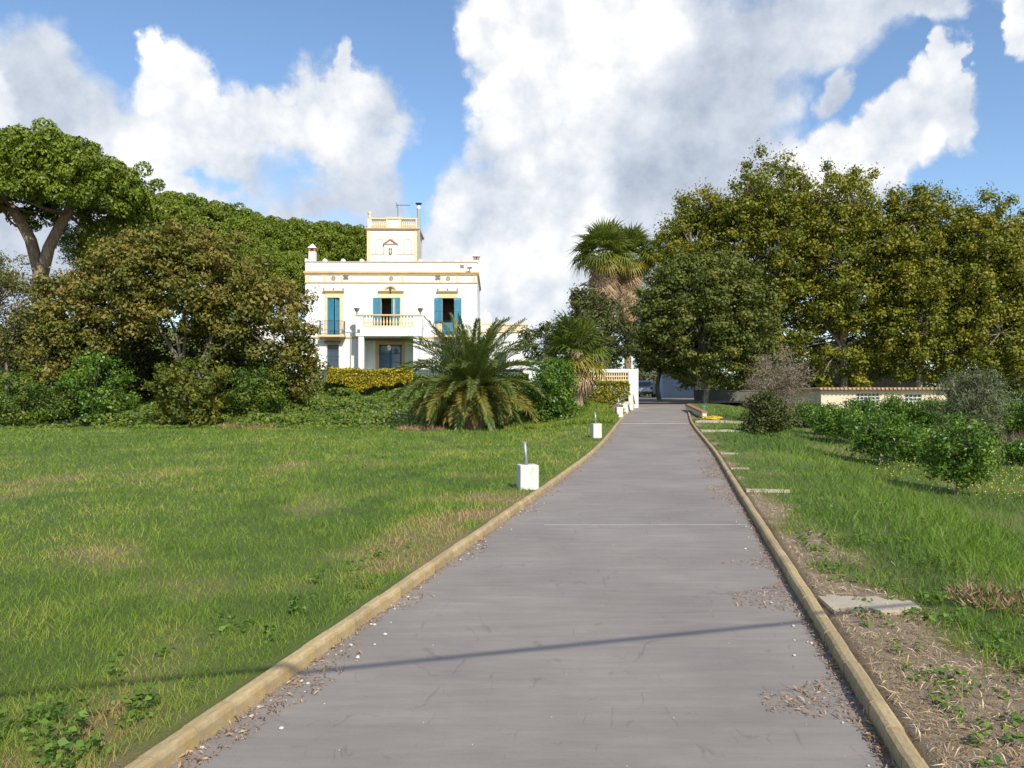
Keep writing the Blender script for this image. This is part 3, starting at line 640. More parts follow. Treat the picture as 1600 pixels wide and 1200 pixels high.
# window surrounds, hoods, shutters
def surround(a, b_, top, oa, ob, ot, bot):
    mb = MB(); x0, x1, q0, q1 = HX(cx_(a)), HX(cx_(b_)), HX(cx_(oa)), HX(cx_(ob)); z1, zo, zb = HZ(cy_(top)), HZ(cy_(ot)), Zf if bot is None else HZ(cy_(bot))
    mb.box(x0, q0, -0.05, -0.002, zb, z1); mb.box(q1, x1, -0.05, -0.002, zb, z1); mb.box(q0, q1, -0.05, -0.002, zo, z1)
    return mb.build('window_surround', 'cream', house)
def hood(a, b_, arch=False):
    mb = MB(); x0, x1 = HX(cx_(a)), HX(cx_(b_)); z0, z1 = HZ(cy_(704)), HZ(cy_(686))
    mb.box(x0, x1, -0.20, -0.053, z1 - 0.07, z1); mb.box(x0 + 0.06, x1 - 0.06, -0.14, -0.053, z1 - 0.14, z1 - 0.072); mb.box(x0 + 0.10, x1 - 0.10, -0.09, -0.053, z0, z1 - 0.142)
    if arch:
        xc = HX(cx_(757)); r0, r1 = 0.44, 0.32
        o_ = [(xc + r0 * math.cos(R(t)), z1 + r0 * 0.82 * math.sin(R(t))) for t in range(0, 181, 15)]; i_ = [(xc + r1 * math.cos(R(t)), z1 + 0.002 + r1 * 0.8 * math.sin(R(t))) for t in range(0, 181, 15)]
        mb.band(o_, i_, -0.19, -0.053)
    h = mb.build('window_hood', 'ochre', house)
    if arch:
        MB().prism(i_, -0.08, -0.053).build('tympanum', 'cream', h)
        MB().lathe([(0.02, -0.22), (0.09, -0.08), (0.12, 0.03), (0.05, 0.10), (0.09, 0.16), (0.02, 0.24)], (xc, -0.12, z1 + 0.02), 8).build('crest', 'iron', h, smooth=True)
    else:
        for u in (0.05, 0.5, 0.95):
            MB().lathe([(0.05, 0), (0.03, 0.05), (0.065, 0.11), (0.02, 0.17), (0.005, 0.2)], (x0 + (x1 - x0) * u, -0.12, z1), 8).build('finial', 'stone', h, smooth=True)
def shutter(x0, x1, z0, z1, y, ang=0, hinge=0, mat='teal'):
    """frame with louvre slats; hinge 0 left edge, 1 right edge; turned by ang"""
    w = x1 - x0; mb = MB(); fr = 0.05; h = z1 - z0
    mb.box(0, fr, -0.02, 0.02, 0, h); mb.box(w - fr, w, -0.02, 0.02, 0, h)
    for q in (0, h * 0.45, h - 0.07): mb.box(fr, w - fr, -0.019, 0.019, q, q + 0.07)
    n = int(h / 0.075)
    for i in range(1, n):
        z = i * h / n
        mb.add([(fr, -0.018, z), (w - fr, -0.018, z), (w - fr, 0.012, z + 0.05), (fr, 0.012, z + 0.05), (fr, -0.012, z - 0.004), (w - fr, -0.012, z - 0.004), (w - fr, 0.018, z + 0.046), (fr, 0.018, z + 0.046)],
               [(0, 1, 2, 3), (7, 6, 5, 4), (0, 4, 5, 1), (3, 2, 6, 7)])
    if hinge: mb.v = [(a - w, b_, c) for a, b_, c in mb.v]
    o = mb.build('shutter', mat, house, (x1 if hinge else x0, y, z0)); o.rotation_euler = (0, 0, ang); return o
surround(303, 428, 704, 320, 405, 735, None); hood(290, 438)
surround(672, 835, 704, 690, 775, 735, None); hood(672, 850, True)
surround(1085, 1222, 704, 1115, 1197, 735, None); hood(1078, 1228)
X_ = lambda c: HX(cx_(c))
shutter(X_(320) + 0.01, X_(364), Zf + 0.05, wz1 - 0.03, 0.05, R(0)); shutter(X_(370), X_(405) - 0.01, Zf + 0.05, wz1 - 0.03, 0.16, R(14), 1)
shutter(X_(638), X_(690), Zf + 0.05, wz1, -0.10, 0); shutter(X_(763), X_(775) + 0.52, Zf + 0.05, wz1, -0.11, R(-8), 1)
shutter(X_(1063), X_(1115), HZ(cy_(905)), wz1, -0.10, R(-4)); shutter(X_(1197), X_(1248), HZ(cy_(905)), wz1, -0.10, R(22), 1)
# lower half of the right door is boarded in teal
MB().box(X_(1117), X_(1195), 0.10, 0.15, Zf, HZ(cy_(905))).build('door_panel', 'teal', house)
# iron balconies
def balcony(a, b_):
    x0, x1 = X_(a), X_(b_); z1 = HZ(cy_(902)); y0 = -0.75
    s_ = MB(); s_.box(x0 - 0.05, x1 + 0.05, y0 - 0.05, -0.053, Zf - 0.16, Zf - 0.02); s_.box(x0 + 0.1, x1 - 0.1, y0 + 0.15, -0.053, Zf - 0.24, Zf - 0.162)
    slab_ = s_.build('balcony_slab', 'cream', house)
    r_ = MB()
    for z in (Zf + 0.06, z1): r_.tube([(x0, -0.06, z), (x0, y0, z), (x1, y0, z), (x1, -0.06, z)], 0.016, 5)
    n = 15
    for i in range(n + 1): x = x0 + (x1 - x0) * i / n; r_.tube([(x, y0, Zf - 0.02), (x, y0, z1)], 0.011, 4)
    for i in range(1, 6):
        for x in (x0, x1): yq = y0 * i / 6; r_.tube([(x, yq, Zf - 0.02), (x, yq, z1)], 0.011, 4)
    r_.build('railing', 'iron', slab_)
balcony(280, 445); balcony(1075, 1235)
# ground floor windows with bars
for a, b_ in ((318, 398), (1110, 1190)):
    x0, x1, z0, z1 = X_(a), X_(b_), HZ(cy_(1225)), HZ(cy_(1060))
    w_ = MB().box(x0, x1, 0.25, 0.27, z0, z1).build('window_pane', 'glass', house)
    g_ = MB()
    for i in range(8): x = x0 + (x1 - x0) * (i + 0.5) / 8; g_.tube([(x, -0.05, z0), (x, -0.05, z1)], 0.014, 4)
    for q in (0.1, 0.5, 0.9): z = z0 + (z1 - z0) * q; g_.tube([(x0 - 0.05, -0.05, z), (x1 + 0.05, -0.05, z)], 0.016, 4)
    g_.build('window_bars', 'iron', w_)
    h_ = MB(); h_.box(x0 - 0.12, x1 + 0.12, -0.22, -0.003, z1 + 0.10, z1 + 0.15)
    for i in range(9): x = x0 - 0.1 + (x1 - x0 + 0.2) * i / 8; h_.tube([(x, -0.25, z1 + 0.15), (x, -0.01, z1 + 0.25)], 0.07, 6)
    h_.build('tile_hood', 'terracotta', house)
MB().box(XL, X_(530), -0.05, -0.003, Zf - 0.24, Zf - 0.10).build('string_course', 'ochre', house)
MB().box(X_(950), XR, -0.05, -0.003, Zf - 0.24, Zf - 0.10).build('string_course', 'ochre', house)
# porch with balcony above
BY = -1.6
def PX(c): return HX(cx_(c), BY)
def PZ(c): return HZ(cy_(c), BY)
pz0, pz1 = PZ(1000), PZ(940)
MB().box(PX(512), PX(968), BY, -0.003, pz0, pz1).build('porch_slab', 'stucco', house)
for a, b_ in ((530, 567), (910, 950)):
    MB().box(PX(a), PX(b_), BY + 0.05, BY + 0.55, -0.6, pz0 - 0.002).build('porch_column', 'stucco', house)
for a, b_ in ((512, 563), (912, 968)): MB().box(PX(a), PX(b_), BY + 0.02, BY + 0.30, pz1 + 0.002, PZ(858)).build('balcony_pier', 'stucco', house)
cap = MB(); cap.box(PX(508), PX(972), BY - 0.05, BY + 0.36, PZ(858) + 0.002, PZ(850)); cap.build('balcony_rail', 'cream', house)
MB().box(PX(563) + 0.005, PX(912) - 0.005, BY + 0.02, BY + 0.28, pz1 + 0.003, PZ(928)).build('balcony_plinth', 'cream', house)
def baluster_prof(h): return [(0.06, 0), (0.06, 0.05 * h), (0.035, 0.08 * h), (0.075, 0.35 * h), (0.04, 0.62 * h), (0.03, 0.78 * h), (0.055, 0.88 * h), (0.06, h)]
def balusters(name, x0, x1, y, z0, z1, n, mat, parent):
    mb = MB(); pr = baluster_prof(z1 - z0)
    for i in range(n): mb.lathe(pr, (x0 + (x1 - x0) * (i + 0.5) / n, y, z0), 7)
    return mb.build(name, mat, parent, smooth=False)
balusters('balusters', PX(563), PX(912), BY + 0.15, PZ(928) + 0.002, PZ(858), 16, 'cream', house)
for s0 in (PX(518), PX(958)):
    MB().box(s0 - 0.13, s0 + 0.13, BY + 0.3, -0.06, pz1 + 0.002, PZ(872)).build('balcony_side_wall', 'stucco', house)
    MB().lathe([(0.09, 0), (0.10, 0.04), (0.04, 0.08), (0.04, 0.14), (0.13, 0.26), (0.19, 0.40), (0.22, 0.44), (0.20, 0.47)], (s0, BY + 0.14, PZ(850) + 0.002), 12).build('urn', 'stone', house, smooth=True)
RB = 1.3                               # porch back wall set inside the house
mb = MB(); zz = -0.5; top = HZ(cy_(1012))
dx0, dx1, dz1 = HX(cx_(680), RB), HX(cx_(836), RB), HZ(cy_(1060), RB)
while zz < top - 0.1:
    for (a, b_) in ((porch_op[0] + 0.002, dx0 - 0.262), (dx1 + 0.262, porch_op[1] - 0.002)): MB().box(a, b_, RB, RB + 0.028, zz, min(zz + 0.43, top)).build('wall_course', 'porch', house)
    zz += 0.455
MB().box(porch_op[0] - 0.5, porch_op[1] + 0.5, RB + 0.03, RB + 0.14, dz1 + 0.28, top + 0.35).build('porch_back_wall', 'porch', house)
MB().box(porch_op[0] - 0.5, dx0 - 0.27, RB + 0.03, RB + 0.14, -0.5, dz1 + 0.28).build('porch_back_wall', 'porch', house)
MB().box(dx1 + 0.27, porch_op[1] + 0.5, RB + 0.03, RB + 0.14, -0.5, dz1 + 0.28).build('porch_back_wall', 'porch', house)
for x in (porch_op[0] - 0.2, porch_op[1]): MB().box(x, x + 0.2, 0.385, RB, -0.5, top + 0.3).build('porch_side_wall', 'porch', house)
MB().box(porch_op[0] - 0.2, porch_op[1] + 0.2, 0.385, RB + 0.2, top + 0.003, top + 0.28).build('porch_ceiling', 'porch', house)
MB().box(XL - 0.5, XR + 0.5, BY - 3.0, 0.0, -0.75, -0.11).build('porch_floor', 'terracotta', house)
sr = MB(); sr.box(dx0 - 0.26, dx0, RB - 0.06, RB + 0.15, -0.5, dz1 + 0.26); sr.box(dx1, dx1 + 0.26, RB - 0.06, RB + 0.15, -0.5, dz1 + 0.26); sr.box(dx0, dx1, RB - 0.06, RB + 0.15, dz1, dz1 + 0.26)
sr.build('door_surround', 'ochre', house)
door = MB()
w = dx1 - dx0; rc = 0.28
arch_o = [(dx0, -0.1)] + [(dx0 + rc - rc * math.cos(R(t)), dz1 - rc + rc * math.sin(R(t))) for t in range(0, 91, 15)] + [(dx1 - rc + rc * math.sin(R(t)), dz1 - rc + rc * math.cos(R(t))) for t in range(0, 91, 15)] + [(dx1, -0.1)]
ins = 0.13
arch_i = [(min(max(x, dx0 + ins), dx1 - ins), min(z, dz1 - ins)) for x, z in arch_o]
door.band(arch_o, arch_i, RB + 0.02, RB + 0.10)
xm = (dx0 + dx1) / 2; door.box(xm - 0.09, xm + 0.09, RB + 0.021, RB + 0.099, -0.1, dz1 - ins)
for z in (0.85, 1.55, 2.2): door.box(dx0 + ins, dx1 - ins, RB + 0.03, RB + 0.09, z, z + 0.06)
dd_ = door.build('door', 'blue', house); MB().box(dx0 + 0.1, dx1 - 0.1, RB + 0.055, RB + 0.065, -0.1, dz1 - 0.1).build('door_glass', 'glass', dd_)
ln = MB(); xl_ = HX(cx_(743), -0.8); zl_ = HZ(cy_(1085), -0.8)
ln.tube([(xl_, -0.8, zl_ + 0.2), (xl_, -0.8, top)], 0.012, 4); ln.lathe([(0.03, -0.24), (0.13, -0.16), (0.17, 0.08), (0.20, 0.10), (0.06, 0.2), (0.02, 0.24)], (xl_, -0.8, zl_), 6)
ln.build('lantern', 'stone', house)
pp = MB(); pp.tube([(PX(526), -0.08, Zf - 0.25), (PX(526), -0.09, -0.5)], 0.045, 6); pp.build('downpipe', 'stone', house)
# chimneys
def chimney(a, b_, base, neck, cap0, apex, yy):
    x0, x1 = HX(cx_(a), yy), HX(cx_(b_), yy); w = x1 - x0
    zb, zn, zc, za = ZT - 0.9, HZ(cy_(neck), yy), HZ(cy_(cap0), yy), HZ(cy_(apex), yy)
    c = MB().box(x0, x1, yy, yy + w, zb, zn).build('chimney', 'stucco', house)
    q = MB()
    for (u, v) in ((0, 0), (1, 0), (0, 1), (1, 1)): q.box(x0 + u * (w - 0.12), x0 + u * (w - 0.12) + 0.12, yy + v * (w - 0.12), yy + v * (w - 0.12) + 0.12, zn + 0.001, zc)
    q.box(x0 + 0.16, x1 - 0.16, yy + 0.16, yy + w - 0.16, zn + 0.001, zc - 0.001); q.build('chimney_vent', 'terracotta', c)
    xc, yc = (x0 + x1) / 2, yy + w / 2; e = w / 2 + 0.07
    MB().add([(xc - e, yc - e, zc), (xc + e, yc - e, zc), (xc + e, yc + e, zc), (xc - e, yc + e, zc), (xc, yc, za)], [(3, 2, 1, 0), (0, 1, 4), (1, 2, 4), (2, 3, 4), (3, 0, 4)]).build('chimney_cap', 'stucco', c)
chimney(191, 238, 478, 415, 390, 355, 0.5); chimney(1332, 1372, 478, 472, 445, 408, 0.45)
MB().box(X_(1240), X_(1265), -0.02, -0.003, HZ(cy_(528)), HZ(cy_(504))).build('vent_grille', 'terracotta', house)
cam_ = MB(); cam_.box(X_(1290), X_(1322), -0.45, -0.3, HZ(cy_(536)), HZ(cy_(524))); cam_.tube([(X_(1305), -0.35, HZ(cy_(530))), (X_(1305), -0.003, HZ(cy_(540)))], 0.03, 5); cam_.build('floodlight', 'stone', house)
# tower
TY = 2.6
def TX(c): return HX(cx_(c), TY)
def TZ(c): return HZ(cy_(c), TY)
tx0, tx1 = TX(599), TX(948); tw = tx1 - tx0
tower = MB().box(tx0, tx1, TY, TY + tw, ROOF - 0.05, TZ(265)).build('tower', 'stucco', house)
tc_ = MB()
tc_.box(tx0 - 0.1, tx1 + 0.1, TY - 0.1, TY + tw + 0.1, TZ(265) + 0.002, TZ(258)); tc_.box(tx0 - 0.17, tx1 + 0.17, TY - 0.17, TY + tw + 0.17, TZ(258) + 0.001, TZ(250)); tc_.build('tower_cornice', 'ochre', tower)
for a in (tx0 - 0.012, tx1 - 0.24): MB().box(a, a + 0.252, TY - 0.03, TY - 0.002, ROOF, TZ(266)).build('tower_pilaster', 'cream', tower)
MB().box(tx0 + 0.245, tx1 - 0.245, TY - 0.028, TY - 0.002, TZ(433), TZ(428)).build('tower_string', 'ochre', tower)
for c0, c1 in ((655, 717), (730, 795), (848, 911)):
    xc = (TX(c0) + TX(c1)) / 2; r = (TX(c1) - TX(c0)) / 2; zb = TZ(427); zs = TZ(320) - r
    mk = lambda q: [(xc - q, zb)] + [(xc - q * math.cos(R(t)), zs + q * math.sin(R(t))) for t in range(0, 181, 15)] + [(xc + q, zb)]
    MB().band(mk(r), mk(r - 0.09), TY - 0.025, TY - 0.002).build('blind_arch', 'cream', tower)
gx0, gx1, gxm = TX(715), TX(810), TX(762)
ae = MB(); ae.box(gx0 + 0.06, gx1 - 0.06, TY - 0.16, TY - 0.03, ROOF + 0.2, TZ(365)); ae.prism([(gx0 + .05, TZ(364)), (gx1 - .05, TZ(364)), (gxm, TZ(336))], TY - 0.15, TY - 0.03); ae.build('shrine', 'stucco', tower)
gr_ = MB(); gr_.band([(gx0 - 0.04, TZ(363)), (gxm, TZ(329)), (gx1 + 0.04, TZ(363))], [(gx0 + 0.06, TZ(364)), (gxm, TZ(336)), (gx1 - 0.06, TZ(364))], TY - 0.24, TY - 0.03); gr_.box(gx0 - 0.02, gx1 + 0.02, TY - 0.22, TY - 0.16, TZ(366), TZ(362)); gr_.build('shrine_gable', 'terracotta', tower)
ni = [(gxm - 0.12, TZ(436))] + [(gxm - 0.12 * math.cos(R(t)), TZ(400) + 0.12 * math.sin(R(t))) for t in range(0, 181, 20)] + [(gxm + 0.12, TZ(436))]
MB().prism(ni, TY - 0.18, TY - 0.161).build('niche', 'iron', tower)
MB().lathe([(0.07, 0), (0.06, 0.12), (0.085, 0.28), (0.03, 0.36), (0.055, 0.42), (0.02, 0.5)], (gxm, TY - 0.22, TZ(436)), 8).build('statuette', 'cream', tower, smooth=True)
zb, zt = TZ(250) + 0.002, TZ(190)
for a, b_ in ((603, 630), (730, 745), (820, 836), (935, 948)): MB().box(TX(a), TX(b_), TY - 0.02, TY + 0.26, zb, zt).build('roof_pier', 'stucco' if a in (603, 935) else 'cream', tower)
MB().box(TX(745) + 0.002, TX(820) - 0.002, TY + 0.02, TY + 0.22, zb, zt).build('roof_panel', 'stucco', tower)
MB().box(TX(603) - 0.02, tx1 + 0.02, TY - 0.05, TY + 0.30, zt + 0.002, zt + 0.09).build('roof_rail', 'cream', tower)
MB().box(TX(728), TX(838), TY - 0.07, TY + 0.32, zt + 0.092, zt + 0.17).build('roof_rail', 'cream', tower)
balusters('balusters', TX(630), TX(730), TY + 0.12, zb, zt, 7, 'cream', tower); balusters('balusters', TX(836), TX(935), TY + 0.12, zb, zt, 7, 'cream', tower)
for sx_ in (tx0 + 0.02, tx1 - 0.28): MB().box(sx_, sx_ + 0.26, TY + 0.32, TY + tw, zb, zt).build('roof_side_wall', 'stucco', tower)
MB().lathe([(0.13, 0), (0.13, 0.18), (0.06, 0.22), (0.16, 0.34), (0.17, 0.42), (0.10, 0.52), (0.02, 0.56)], (TX(616), TY + 0.12, zt + 0.092), 10).build('ball_finial', 'cream', tower, smooth=True)
fl = MB(); xf = TX(956); fl.lathe([(0.13, ROOF), (0.13, TZ(120)), (0.16, TZ(118)), (0.16, TZ(104)), (0.11, TZ(102)), (0.11, TZ(92))], (xf, TY + 0.05, 0), 12); fl.build('flue_pipe', 'stucco', tower, smooth=True)
MB().lathe([(0.02, TZ(92)), (0.10, TZ(91)), (0.26, TZ(80)), (0.26, TZ(77)), (0.03, TZ(76))], (xf, TY + 0.05, 0), 12).build('flue_cap', 'iron', tower)
an = MB(); xa = TX(795); za_ = TZ(60); an.tube([(xa, TY + 1.5, zt - 0.4), (xa, TY + 1.5, za_ + 0.1)], 0.022, 5); an.tube([(xa - 0.15, TY + 1.5, za_), (xa + 1.0, TY + 1.5, za_)], 0.016, 4)
for i in range(8): x = xa - 0.1 + i * 0.145; an.tube([(x, TY + 1.25, za_), (x, TY + 1.75, za_)], 0.01, 4)
for z in (-0.16, 0.16): an.tube([(xa - 0.12, TY + 1.3, za_ + z), (xa - 0.12, TY + 1.7, za_ + z)], 0.012, 4)
an.tube([(xa - 0.12, TY + 1.5, za_ - 0.2), (xa - 0.12, TY + 1.5, za_ + 0.2)], 0.012, 4); an.build('antenna', 'iron', tower)
# right wing with terrace, dome and balustrade
wx0, wx1 = XR + 0.003, HX(826)
wz = HZ(515)
wing = holes_wall('side_wing', 'stucco', wx0, wx1, -0.6, wz, [(HX(772), HX(791), HZ(577), HZ(549))], 0.6, 0.95, house)
MB().box(wx0, wx1, 0.951, 7.5, -0.6, wz - 0.01).build('wing_block', 'stucco', wing)
MB().box(HX(772), HX(791), 0.80, 0.83, HZ(577), HZ(549)).build('window_pane', 'glass', wing)
g_ = MB()
for i in range(7): x = HX(772) + (HX(791) - HX(772)) * (i + 0.5) / 7; g_.tube([(x, 0.55, HZ(577)), (x, 0.55, HZ(549))], 0.014, 4)
for z in (HZ(574), HZ(563), HZ(552)): g_.tube([(HX(771), 0.55, z), (HX(792), 0.55, z)], 0.016, 4)
g_.build('window_bars', 'iron', wing)
MB().box(HX(766), HX(772) - 0.01, 0.45, 0.598, HZ(577), HZ(566)).build('flower_box', 'terracotta', wing)
MB().box(wx0, wx1 + 0.04, 0.5, 0.599, wz - 0.14, wz - 0.01).build('string_course', 'cream', wing)
MB().box(wx0, wx1 + 0.04, 0.52, 0.86, wz + 0.001, wz + 0.10).build('terrace_plinth', 'cream', wing)
MB().box(wx0, wx1 + 0.04, 0.52, 0.86, HZ(506.5), HZ(503.5)).build('terrace_rail', 'cream', wing)
balusters('balusters', HX(769), wx1, 0.69, wz + 0.102, HZ(506.5) - 0.002, 15, 'cream', wing)
MB().box(wx0 + 0.01, HX(769), 0.54, 0.84, wz + 0.102, HZ(506.5) - 0.002).build('terrace_pier', 'stucco', wing)
xd = HX(759, 1.5); rd = 0.98 * 0.5; dome = MB().lathe([(rd * 1.08, wz), (rd * 1.08, HZ(500, 1.5)), (rd * 1.12, HZ(499.5, 1.5)), (rd, HZ(499, 1.5)), (rd * 0.96, HZ(495, 1.5)), (rd * 0.8, HZ(491, 1.5)), (rd * 0.5, HZ(488.3, 1.5)), (0.08, HZ(487.2, 1.5)), (0.05, HZ(486, 1.5)), (0.09, HZ(484.5, 1.5)), (0.02, HZ(482, 1.5))], (xd, 1.6, 0), 16)
dome.build('dome', 'stucco', wing, smooth=False)
# left wing, seen through the leaves
lw = MB().box(HX(392), XL - 0.003, 1.0, 7.0, -0.6, HZ(512)).build('side_wing', 'stucco', house)
MB().box(HX(391), XL - 0.003, 0.85, 0.998, HZ(512), HZ(508)).build('wing_coping', 'ochre', lw)
# T-shaped post with lamps on the terrace
tp = empty('lamp_post', (*at(547.5, 580, 53.5)[:2], 2.5), label='thin grey T shaped lamp post before the villa porch', cat='lamp post')
zt_ = at(547, 519.5, 53.5)[2] - 2.5
MB().tube([(0, 0, -0.2), (0, 0, zt_)], 0.035, 8).build('pole', 'galv', tp); MB().tube([(-0.62, 0, zt_), (0.66, 0, zt_)], 0.03, 6).build('cross_bar', 'galv', tp)
for x in (-0.5, 0.55): MB().box(x - 0.09, x + 0.09, -0.07, 0.07, zt_ + 0.04, zt_ + 0.2).build('floodlight', 'stone', tp)

# green mesh fence along the terrace edge
fe = empty('mesh_fence', (-9, 52.9, 2.6), label='low dark green mesh fence along the terrace edge below the villa', cat='fence')
fz = at(600, 577, 52.9)[2] - 2.6
for i in range(9):
    x = -4.3 + i * 1.75; MB().tube([(x, 0, -0.2), (x, 0, fz + 0.05)], 0.025, 6).build('post', 'galv', fe)
mm = MB()
for i in range(141): x = -4.3 + i * 0.1; mm.box(x - 0.043, x + 0.043, -0.006, 0.0, 0.0, fz)
for j in range(8): z = fz * (j + 0.5) / 8; mm.box(-4.3, 9.7, 0.001, 0.006, z - 0.03, z + 0.03)
mm.build('mesh', 'fence', fe)

# ------------------------------------------------------------------ gate walls, garden lights, car, yard
gd = 51.5
def GP(px, py, d=gd): x, y, z = at(px, py, d); return x, z
gw = empty('gate_wall', (6.5, gd, 0.8), label='white gate wall with pale lattice blocks above the yellow hedge', cat='wall')
def gbox(name, mat, a, b_, c, d, y0, y1, parent):
    x0, z1 = GP(a, c); x1, z0 = GP(b_, d); return MB().box(x0 - 6.5, x1 - 6.5, y0, y1, z0 - 0.8, z1 - 0.8).build(name, mat, parent)
gbox('pier', 'stucco', 982, 997.5, 576.5, 650, 0, 0.55, gw); gbox('coping', 'stucco', 880, 981.9, 576.5, 582, 0.05, 0.4, gw); gbox('lower_wall', 'stucco', 880, 981.9, 599.5, 650, 0.05, 0.4, gw)
lt = empty('tmp', (0, 0, 0)); bpy.data.objects.remove(lt)
x0, z1 = GP(896, 582); x1, z0 = GP(981.5, 599.5); n = 24; mb = MB()
for i in range(n + 1): x = x0 + (x1 - x0) * i / n; mb.box(x - 6.5 - 0.03, x - 6.5 + 0.03, 0.10, 0.34, z0 - 0.8, z1 - 0.8)
for j in range(4): z = z0 + (z1 - z0) * j / 3; mb.box(x0 - 6.5, x1 - 6.5, 0.103, 0.337, z - 0.8 - 0.035, z - 0.8 + 0.035)
mb.build('lattice', 'cream', gw); gbox('lattice_backing', 'wood', 880, 981, 583, 599, 0.42, 0.46, gw)
sw = empty('stepped_wall', (8.0, 47, 0.7), label='white wall stepping down beside the drive from the gate pier', cat='wall')
for (a, b_, c, dpt, ln_) in ((982, 989, 618, 49.2, 2.0), (973.5, 981, 631, 46.6, 2.2)):
    x0, _, z1 = at(a, c, dpt); x1 = at(b_, c, dpt)[0]; zb = float(road_z(dpt)) - 0.2
    st_ = MB().prism([(0, 0), (1, 0), (1, 1), (0, 1)], 0, 1); zt_ = z1
    V = [(x0, dpt, zb), (x1, dpt, zb), (x1 + 0.2 * ln_, dpt + ln_, zb), (x0 + 0.2 * ln_, dpt + ln_, zb), (x0, dpt, zt_), (x1, dpt, zt_), (x1 + 0.2 * ln_, dpt + ln_, zt_ + 0.12), (x0 + 0.2 * ln_, dpt + ln_, zt_ + 0.12)]
    V = [(x - 8.0, y - 47, z - 0.7) for x, y, z in V]
    p_ = MB().add(V, [(0, 3, 2, 1), (4, 5, 6, 7), (0, 1, 5, 4), (1, 2, 6, 5), (2, 3, 7, 6), (3, 0, 4, 7)]).build('wall_step', 'block', sw)
    MB().tube([(x1 - 8.0 + 0.02, dpt - 47 + 0.1, zt_ - 0.7 - 0.05), (x1 - 8.0 + 0.2 * ln_, dpt - 47 + ln_ - 0.3, zt_ - 0.7 - 0.55)], 0.035, 5).build('strap', 'iron', p_)
def garden_light(px, py, lean, label, w=0.34, h=0.46, pipe=0.42):
    x, d = hit(px, py); x -= 0.10; z = gz(x, d)
    o = empty('garden_light', (x, d, z - 0.02), 0.20, label=label, cat='garden light', group='garden lights along the left kerb')
    b_ = MB().box(-w / 2, w / 2, -w / 2, w / 2, -0.1, h); bevel(b_.build('block', 'block', o), 0.012)
    MB().tube([(-0.02, 0, h - 0.05), (-0.02 - lean, 0, h + pipe)], 0.032, 8).build('pipe', 'galv', o, smooth=True); return o
garden_light(833, 764, 0.035, 'white block with a grey pipe stub on the left kerb, nearest the camera')
garden_light(936, 684, 0.03, 'white block with a pipe stub, middle one up the left kerb', 0.32, 0.54)
garden_light(970, 652, 0.02, 'white block with a pipe stub before the stepped wall, farthest from camera', 0.34, 0.55, 0.5)
# right side by the gate: low wall, pipe, hose
lw_ = empty('low_wall', (11.2, 46, 0.5), label='low tan topped wall running off the drive before the gate', cat='wall')
pa, pb_ = at(1074, 640, 49.0), at(1101, 650, 41.5)
def seg_box(name, a, b_, w, z0, z1a, z1b, mat, root):
    d = Vector((b_[0] - a[0], b_[1] - a[1], 0)).normalized(); nrm = Vector((-d.y, d.x, 0)) * w / 2; L = root.location
    P = [Vector((a[0], a[1], 0)) - nrm, Vector((b_[0], b_[1], 0)) - nrm, Vector((b_[0], b_[1], 0)) + nrm, Vector((a[0], a[1], 0)) + nrm]
    tops = [z1a, z1b, z1b, z1a]; bots = [z0] * 4 if not isinstance(z0, tuple) else [z0[0], z0[1], z0[1], z0[0]]; V = [(p.x - L.x, p.y - L.y, q - L.z) for p, q in zip(P, bots)] + [(p.x - L.x, p.y - L.y, t_ - L.z) for p, t_ in zip(P, tops)]
    return MB().add(V, [(0, 3, 2, 1), (4, 5, 6, 7), (0, 1, 5, 4), (1, 2, 6, 5), (2, 3, 7, 6), (3, 0, 4, 7)]).build(name, mat, root)
za, zb_ = at(1074, 631, 49)[2], at(1101, 643, 41.5)[2]
seg_box('wall_body', pa, pb_, 0.22, 0.0, za - 0.1, zb_ - 0.1, 'block', lw_)
seg_box('wall_top', pa, pb_, 0.30, (za - 0.098, zb_ - 0.098), za, zb_, 'wood', lw_).location.z += 0.0
lw_.children[1].data.materials[0] = M['wood']
sp = empty('standpipe', (*at(1100, 642, 42.5)[:2], 0.1), label='small blue green standpipe by the low tan wall', cat='standpipe')
zp = at(1100, 634, 42.5)[2] - 0.1
MB().tube([(0, 0, 0), (0, 0, zp)], 0.035, 6).build('pipe', 'blue_pipe', sp); MB().tube([(-0.08, 0, zp - 0.03), (0.08, 0, zp - 0.03)], 0.04, 6).build('tap', 'blue_pipe', sp)
xh, yh = hit(1112, 657); hz_ = gz(xh, yh); hs = []
for i in range(150):
    a = i * 0.42; rr = 0.26 + 0.14 * math.sin(i * 0.37) + 0.05 * math.sin(i * 1.9); hs.append((rr * 1.5 * math.cos(a), rr * 0.9 * math.sin(a), 0.03 + 0.0012 * i + 0.03 * math.sin(i * 1.3)))
MB().tube(hs, 0.02, 5).build('garden_hose', 'plastic_yellow', None, (xh, yh, hz_), True, label='heap of yellow garden hose on the grass by the gate', cat='hose')
fp_ = MB().lathe([(0.17, 0), (0.24, 0.3), (0.26, 0.32), (0.22, 0.33), (0.20, 0.26)], (0, 0, 0), 12)
xq, yq = hit(959, 643); fp_.build('flower_pot', 'terracotta', None, (xq, yq, gz(xq, yq)), label='reddish clay pot in the grass left of the stepped wall', cat='pot')

